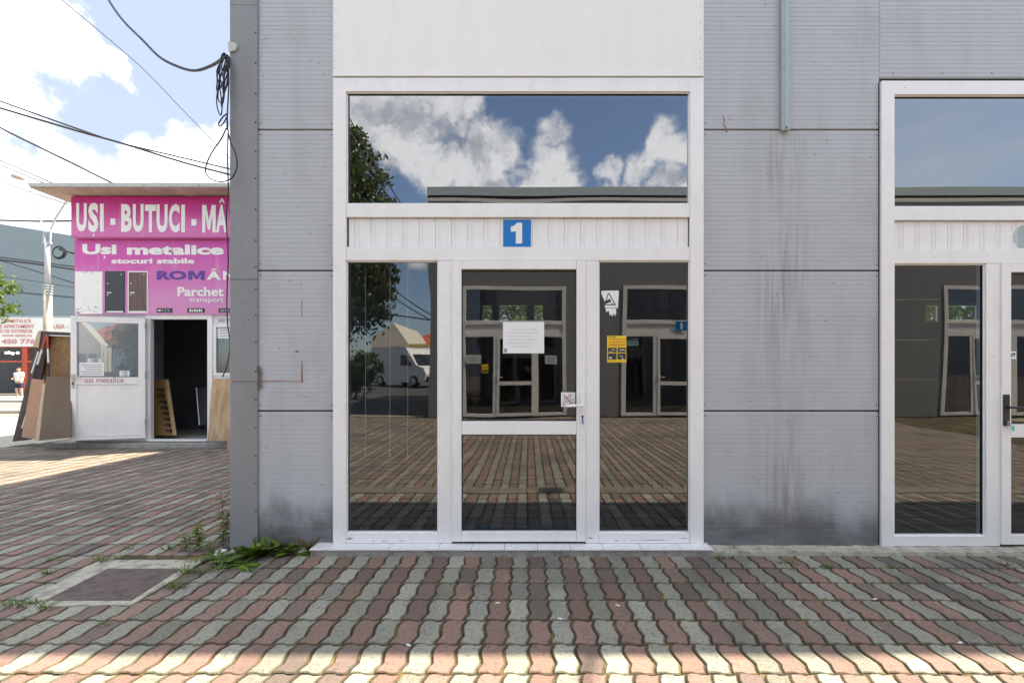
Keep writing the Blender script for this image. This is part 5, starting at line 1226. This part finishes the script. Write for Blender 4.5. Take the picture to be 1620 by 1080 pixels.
def tuft(px, py, n, L, label, m='leaf_grass', spread=.03, group='grass tufts in the joints'):
    c = Vector(gpt(px, py)); Q, T = [], []
    for k in range(n):
        a = rnd.uniform(0, 6.28); r_ = rnd.uniform(0, spread)
        blade(Q, T, c + Vector((math.cos(a)*r_*1.8, math.sin(a)*r_*.7, -.004)), (math.cos(a)*.7, math.sin(a)*.5, rnd.uniform(.5, 1.6)), L*rnd.uniform(.5, 1.2), .0050*rnd.uniform(.7, 1.5), rnd.uniform(.4, 1.6), rnd.uniform(0, 1), 4)
    return tag(leafmesh('grass_tuft', Q, T, M[m], None, tuple(c)), label, 'grass', group)
def stalk(px, py, H_, n, lw, label, m='leaf_grass', lean=(0, 0), group='weeds in the paving', name='weed'):
    c = Vector(gpt(px, py)); root = empty(name, tuple(c), label, 'weed', group)
    g = B(); pts = [c + Vector((lean[0]*q*q, lean[1]*q*q, H_*q)) for q in (0, .25, .5, .75, 1)]
    g.tube(pts, .0028, M['leaf_dry'] if m == 'leaf_dry' else M['leaf_stem'], 5, r2=.0012); g.build('stem', None, root)
    Q, T = [], []
    for k in range(n):
        q = .15 + .85*k/n; a = 2.4*k + rnd.uniform(-.4, .4); p = c + Vector((lean[0]*q*q, lean[1]*q*q, H_*q))
        blade(Q, T, p, (math.cos(a), math.sin(a), .55), lw*rnd.uniform(.6, 1.2)*(1.1-.5*q), lw*.26, 1.0, .3 + .6*q, 4)
    leafmesh('leaves', Q, T, M[m], root); return root
M['leaf_stem'] = mat('weed_stem', (0.16, 0.19, 0.06), 0.7)
rosette(398, 884, 22, .17, .075, (.3, 2.4), 'largest broad leaved weed at the foot of the building corner', off=(0, .02))
rosette(366, 886, 16, .15, .072, (.15, .9), 'low spreading weed left of the largest one by the corner', off=(0, 0))
rosette(428, 876, 18, .16, .068, (.4, 2.0), 'leafy weed against the wall panel right of the corner')
rosette(452, 873, 16, .14, .060, (.3, 1.8), 'dark leafy weed by the wall midway between corner and doorstep')
rosette(472, 874, 12, .14, .065, (.2, 1.1), 'round leaved weed by the wall beside the doorstep end')
rosette(488, 872, 9, .18, .036, (.8, 3.0), 'upright weed with browned leaves touching the doorstep end', m='leaf_dry')
rosette(383, 893, 13, .16, .055, (.1, .6), 'flat weed lying on the paving in front of the corner')
rosette(344, 884, 14, .12, .028, (.4, 1.6), 'small pale green weed beside the white rubble at the corner', m='leaf_grass')
stalk(353, 868, .43, 34, .11, 'tall dry seeding stalk standing beside the building corner', 'leaf_dry', (-.02, .01))
stalk(357, 866, .28, 30, .11, 'shorter pale stalk right beside the tall dry one', 'leaf_grass', (.015, 0))
stalk(313, 871, .21, 44, .095, 'bright green upright weed left of the corner weeds', 'leaf_fresh')
stalk(293, 871, .14, 28, .08, 'smaller upright weed between the bright one and the grass tufts', 'leaf_grass')
stalk(331, 876, .10, 26, .06, 'short bushy light green weed between the upright weed and the corner rubble', 'leaf_grass', (.01, 0))
rosette(412, 880, 9, .12, .058, (.9, 2.6), 'tall upright leaves rising behind the largest weed', m='leaf_weed', off=(0, .03))
tl_ = [(270, 869, 34, .06, 'green tuft left of the upright weeds behind the cover'), (162, 888, 46, .08, 'thick tuft at the back left edge of the concrete surround'), (190, 885, 26, .06, 'darker tuft at the back edge of the concrete surround'),
       (26, 958, 50, .07, 'wide grass tuft near the left edge of the photo'), (60, 955, 30, .06, 'grass tuft at the front left end of the concrete surround'), (73, 963, 24, .055, 'small tuft just in front of the concrete surround'),
       (276, 928, 50, .06, 'grass tuft at the front right side of the steel cover'), (294, 906, 44, .07, 'grass tuft at the right corner of the steel cover'), (318, 905, 34, .05, 'thin grass between the cover and the corner weeds'), (347, 902, 36, .08, 'light grass tuft in front of the flat weed'),
       (394, 903, 30, .07, 'grass tuft alone in front of the largest weed'), (76, 907, 22, .05, 'little tuft left of the concrete surround'), (86, 886, 16, .05, 'tiny dark tuft in the far left paving'), (203, 867, 20, .05, 'tiny tuft in the paving behind the cover'),
       (1160, 876, 22, .085, 'pale sprig at the wall foot right of the doorstep'), (1148, 884, 20, .06, 'low grass just right of the doorstep end'), (1242, 890, 34, .05, 'green patch of grass in the joints below the duct'), (1307, 896, 26, .04, 'short grass in a joint near the right window'), (877, 878, 14, .10, 'single green sprig growing at the front of the doorstep'), (896, 880, 20, .04, 'yellowish tuft against the doorstep front'),
       (164, 988, 10, .04, 'tiny sprout in the paving nearest the camera on the left'), (1408, 897, 16, .04, 'tiny tuft at the foot of the right window frame'), (1590, 893, 24, .05, 'mossy tuft at the right edge by the second door'), (310, 888, 40, .04, 'sparse grass behind the right corner of the surround')]
for px, py, n, L_, lab in tl_: tuft(px, py, n, L_, lab, 'leaf_dry' if 'yellow' in lab or 'mossy' in lab else 'leaf_grass', .035 if n > 30 else .02)
# moss and dry grass creeping in the joints along the step
Q, T = [], []
for k in range(900):
    px = rnd.choice([rnd.uniform(500, 1120), rnd.uniform(450, 540), rnd.uniform(1100, 1400), rnd.uniform(1560, 1640)]); py = 881 + abs(rnd.gauss(0, 3.0)); c = Vector(gpt(px, py)); a = rnd.uniform(0, 6.28)
    blade(Q, T, c + Vector((0, 0, -.006)), (math.cos(a), math.sin(a), rnd.uniform(.1, 1.0)), rnd.uniform(.008, .026), .003, 1, rnd.uniform(0, 1), 2)
tag(leafmesh('dry_moss', Q, T, M['leaf_dry'], None, (0, 0, 0)), 'dry moss and dead grass in the joints along the doorstep', 'moss', kind='stuff')
# rubble at the corner, litter
for px, py, r_, lab in ((350, 874, .045, 'white rubble lump against the building corner'), (343, 879, .03, 'smaller white rubble lump in front of the corner')):
    c = gpt(px, py); g = B(); prof = [(r_*math.cos(a)*rnd.uniform(.8, 1.1), r_*.6*math.sin(a)) for a in (-.3, .2, .7, 1.2)] + [(.0001, r_*.62)]
    g.lathe(prof, c, mat('white_rubble', (0.6, 0.6, 0.58), 0.9, dirt=.4, dscale=30), 7); tag(g.build('rubble', None, None, loc=c), lab, 'rubble', 'rubble at the corner')
for px, py, lab in ((886, 979, 'white cigarette stub on the paving in front of the door'), (1519, 1017, 'white scrap on the paving at the lower right'), (787, 954, 'small white scrap on a red paver before the door'), (646, 1021, 'tiny white scrap at the shadow edge'), (977, 958, 'white blotch of chewing gum on a red paver'), (1384, 948, 'pale scrap in the paving below the right window')):
    c = gpt(px, py); a = rnd.uniform(-.5, .5); g = B(); u2 = Vector((math.cos(a), math.sin(a), 0)); v2 = Vector((-math.sin(a), math.cos(a), 0)); q = [(-.013, -.004), (.011, -.005), (.014, .003), (-.008, .006)]
    g.prism([tuple(Vector(c) + u2*i + v2*j + Vector((0, 0, .002))) for i, j in q], (0, 0, .004), M['paper']); tag(g.build('litter_scrap', None, None, loc=c), lab, 'litter', 'litter on the paving')

# ------------------------------------------------------------------ street behind the camera, mirrored in the left window
dv = 30.0; yv = back_y(dv); zv = gz(yv) - .03
van = empty('van', (0, 0, 0), 'white panel van parked in the street, mirrored in the left window', 'van')
g = B(); prof = [(-2.5, .35), (2.45, .35), (2.5, .75), (2.35, 1.05), (1.75, 1.25), (1.15, 2.0), (.9, 2.3), (.4, 2.42), (-2.4, 2.42), (-2.5, 2.2)]
g.prism([(x, -.98, z) for x, z in prof], (0, 1.96, 0), M['vanwhite']); g.build('body', None, van, bevel=.07, seg=3)
g = B(); g.prism([(1.72, -.82, 1.30), (1.72, .82, 1.30), (1.20, .72, 1.97), (1.20, -.72, 1.97)], (.03, 0, .024), M['vanglass']); g.build('windscreen', None, van)
for s_ in (-1, 1):
    g = B(); g.prism([(1.45, s_*.985, 1.30), (.45, s_*.985, 1.30), (.45, s_*.985, 1.95), (.98, s_*.985, 1.95)], (0, s_*.006, 0), M['vanglass']); g.build('side_window', None, van)
    g = B(); g.prism([(2.42, s_*.55, .80), (2.42, s_*.9, .80), (2.26, s_*.92, 1.08), (2.30, s_*.6, 1.04)], (.06, 0, .01), M['paper']); g.build('headlight', None, van)
    g = B(); g.box(1.15, 1.35, s_*1.02, s_*1.18, 1.3, 1.55, M['black']); g.build('mirror', None, van, bevel=.02)
    g = B(); g.box(-2.53, -2.49, s_*.8, s_*.95, .9, 1.4, M['red']); g.build('tail_light', None, van)
    for x in (-1.55, 1.6):
        g = B(); g.lathe([(.0001, -.12), (.33, -.11), (.35, -.06), (.35, .06), (.33, .11), (.0001, .12)], (x, s_*.90, .35), M['rubber'], 20, 'y'); wh = g.build('wheel', None, van)
        g = B(); g.lathe([(.0001, -.135), (.2, -.13), (.21, -.121)] if s_ < 0 else [(.21, .121), (.2, .13), (.0001, .135)], (x, s_*.90, .35), M['silver'], 16, 'y'); g.build('rim', None, wh)
g = B(); g.box(2.44, 2.52, -.85, .85, .38, .62, M['black']); g.build('bumper', None, van, bevel=.03)
van.location = (X(648, dv), yv, zv); van.rotation_euler = (0, 0, R(38))
dh = 62.0; yh = back_y(dh); zh = 1.0
hs = empty('house', (X(680, dh), yh, zh), 'pale house with a red hipped roof, mirrored beyond the van', 'house')
xa, xb = X(648, dh), X(760, dh); ze, zr = Z(545, dh), Z(507, dh)
g = B(); g.box(xa, xb, yh - 8, yh, zh - .1, ze, M['plaster']); g.build('wall', None, hs)
g = B(); o5 = .7; xm0, xm1 = xa + 4, xb - 4; ym = yh - 4
g.add([(xa - o5, yh + o5, ze), (xb + o5, yh + o5, ze), (xb + o5, yh - 8 - o5, ze), (xa - o5, yh - 8 - o5, ze), (xm0, ym, zr), (xm1, ym, zr)], [(0, 1, 5, 4), (1, 2, 5), (2, 3, 4, 5), (3, 0, 4), (3, 2, 1, 0)], M['roof_red']); g.build('roof', None, hs)
for k in range(5):
    x = xa + 1.0 + k*1.7; g = B(); g.box(x, x + .9, yh + .002, yh + .06, ze - 2.1, ze - .6, M['vanglass']); g.build('window', None, hs)
dw_ = 52.0; yw = back_y(dw_)
wb = empty('warehouse', (X(610, dw_), yw, 1.0), 'plain pale gabled building mirrored left of the red roofed house', 'building')
g = B(); xa, xb = X(592, dw_), X(650, dw_); ze = Z(548, dw_); g.prism([(xa, yw, .9), (xb, yw, .9), (xb, yw, ze), ((xa*.45+xb*.55), yw, Z(510, dw_)), (xa, yw, ze + 1)], (0, -10, 0), M['plaster']); g.build('wall', None, wb)
g = B()
for k in range(4): g.box(xa + .6 + k*.85, xa + 1.2 + k*.85, yw + .003, yw + .05, ze - 2.2, ze - 1.0, M['vanglass'])
g.build('window_strip', None, wb)
df_ = 38.0; yf_ = back_y(df_)
fn = empty('street_fence', (X(640, df_), yf_, 1.0), 'grey street fence carrying a yellow and white banner, mirrored behind the van', 'fence')
g = B(); g.box(X(450, df_), X(720, df_), yf_ - .05, yf_, 1.0, 1.6, M['concrete']); g.build('fence_base', None, fn)
g = B()
for k in range(60): x = X(450, df_) + k*.25; g.box(x, x + .03, yf_ - .04, yf_ - .01, 1.6, 3.2, M['anthracite'])
g.build('railing', None, fn)
g = B(); g.box(X(640, df_), X(680, df_), yf_ + .002, yf_ + .03, Z(562, df_), Z(543, df_), M['yellow'])
for k in range(7): g.box(X(642 + k*5.2, df_), X(644 + k*5.2, df_), yf_ + .031, yf_ + .036, Z(561, df_), Z(544, df_), M['letter'])
g.build('banner', None, fn)
def mp(l, d): return [(X(a, d), back_y(d), Z(b, d)) for a, b in l]
wire(mp([(560, 405), (628, 462), (680, 500), (740, 540)], 30), .022, 'upper sloping wire mirrored in the left window', group='mirrored wires')
wire(mp([(560, 425), (628, 474), (680, 508), (740, 545)], 31), .022, 'lower sloping wire mirrored in the left window', group='mirrored wires')
wire(mp([(560, 488), (622, 498), (680, 506), (740, 512)], 33), .03, 'level wire mirrored above the van', group='mirrored wires')
wire(mp([(530, 150), (560, 200), (600, 270), (640, 330)], 13), .011, 'first steep wire mirrored beside the tree in the fanlight', group='mirrored wires')
wire(mp([(530, 165), (556, 212), (592, 275), (630, 335)], 13.2), .011, 'second steep wire mirrored beside the tree in the fanlight', group='mirrored wires')
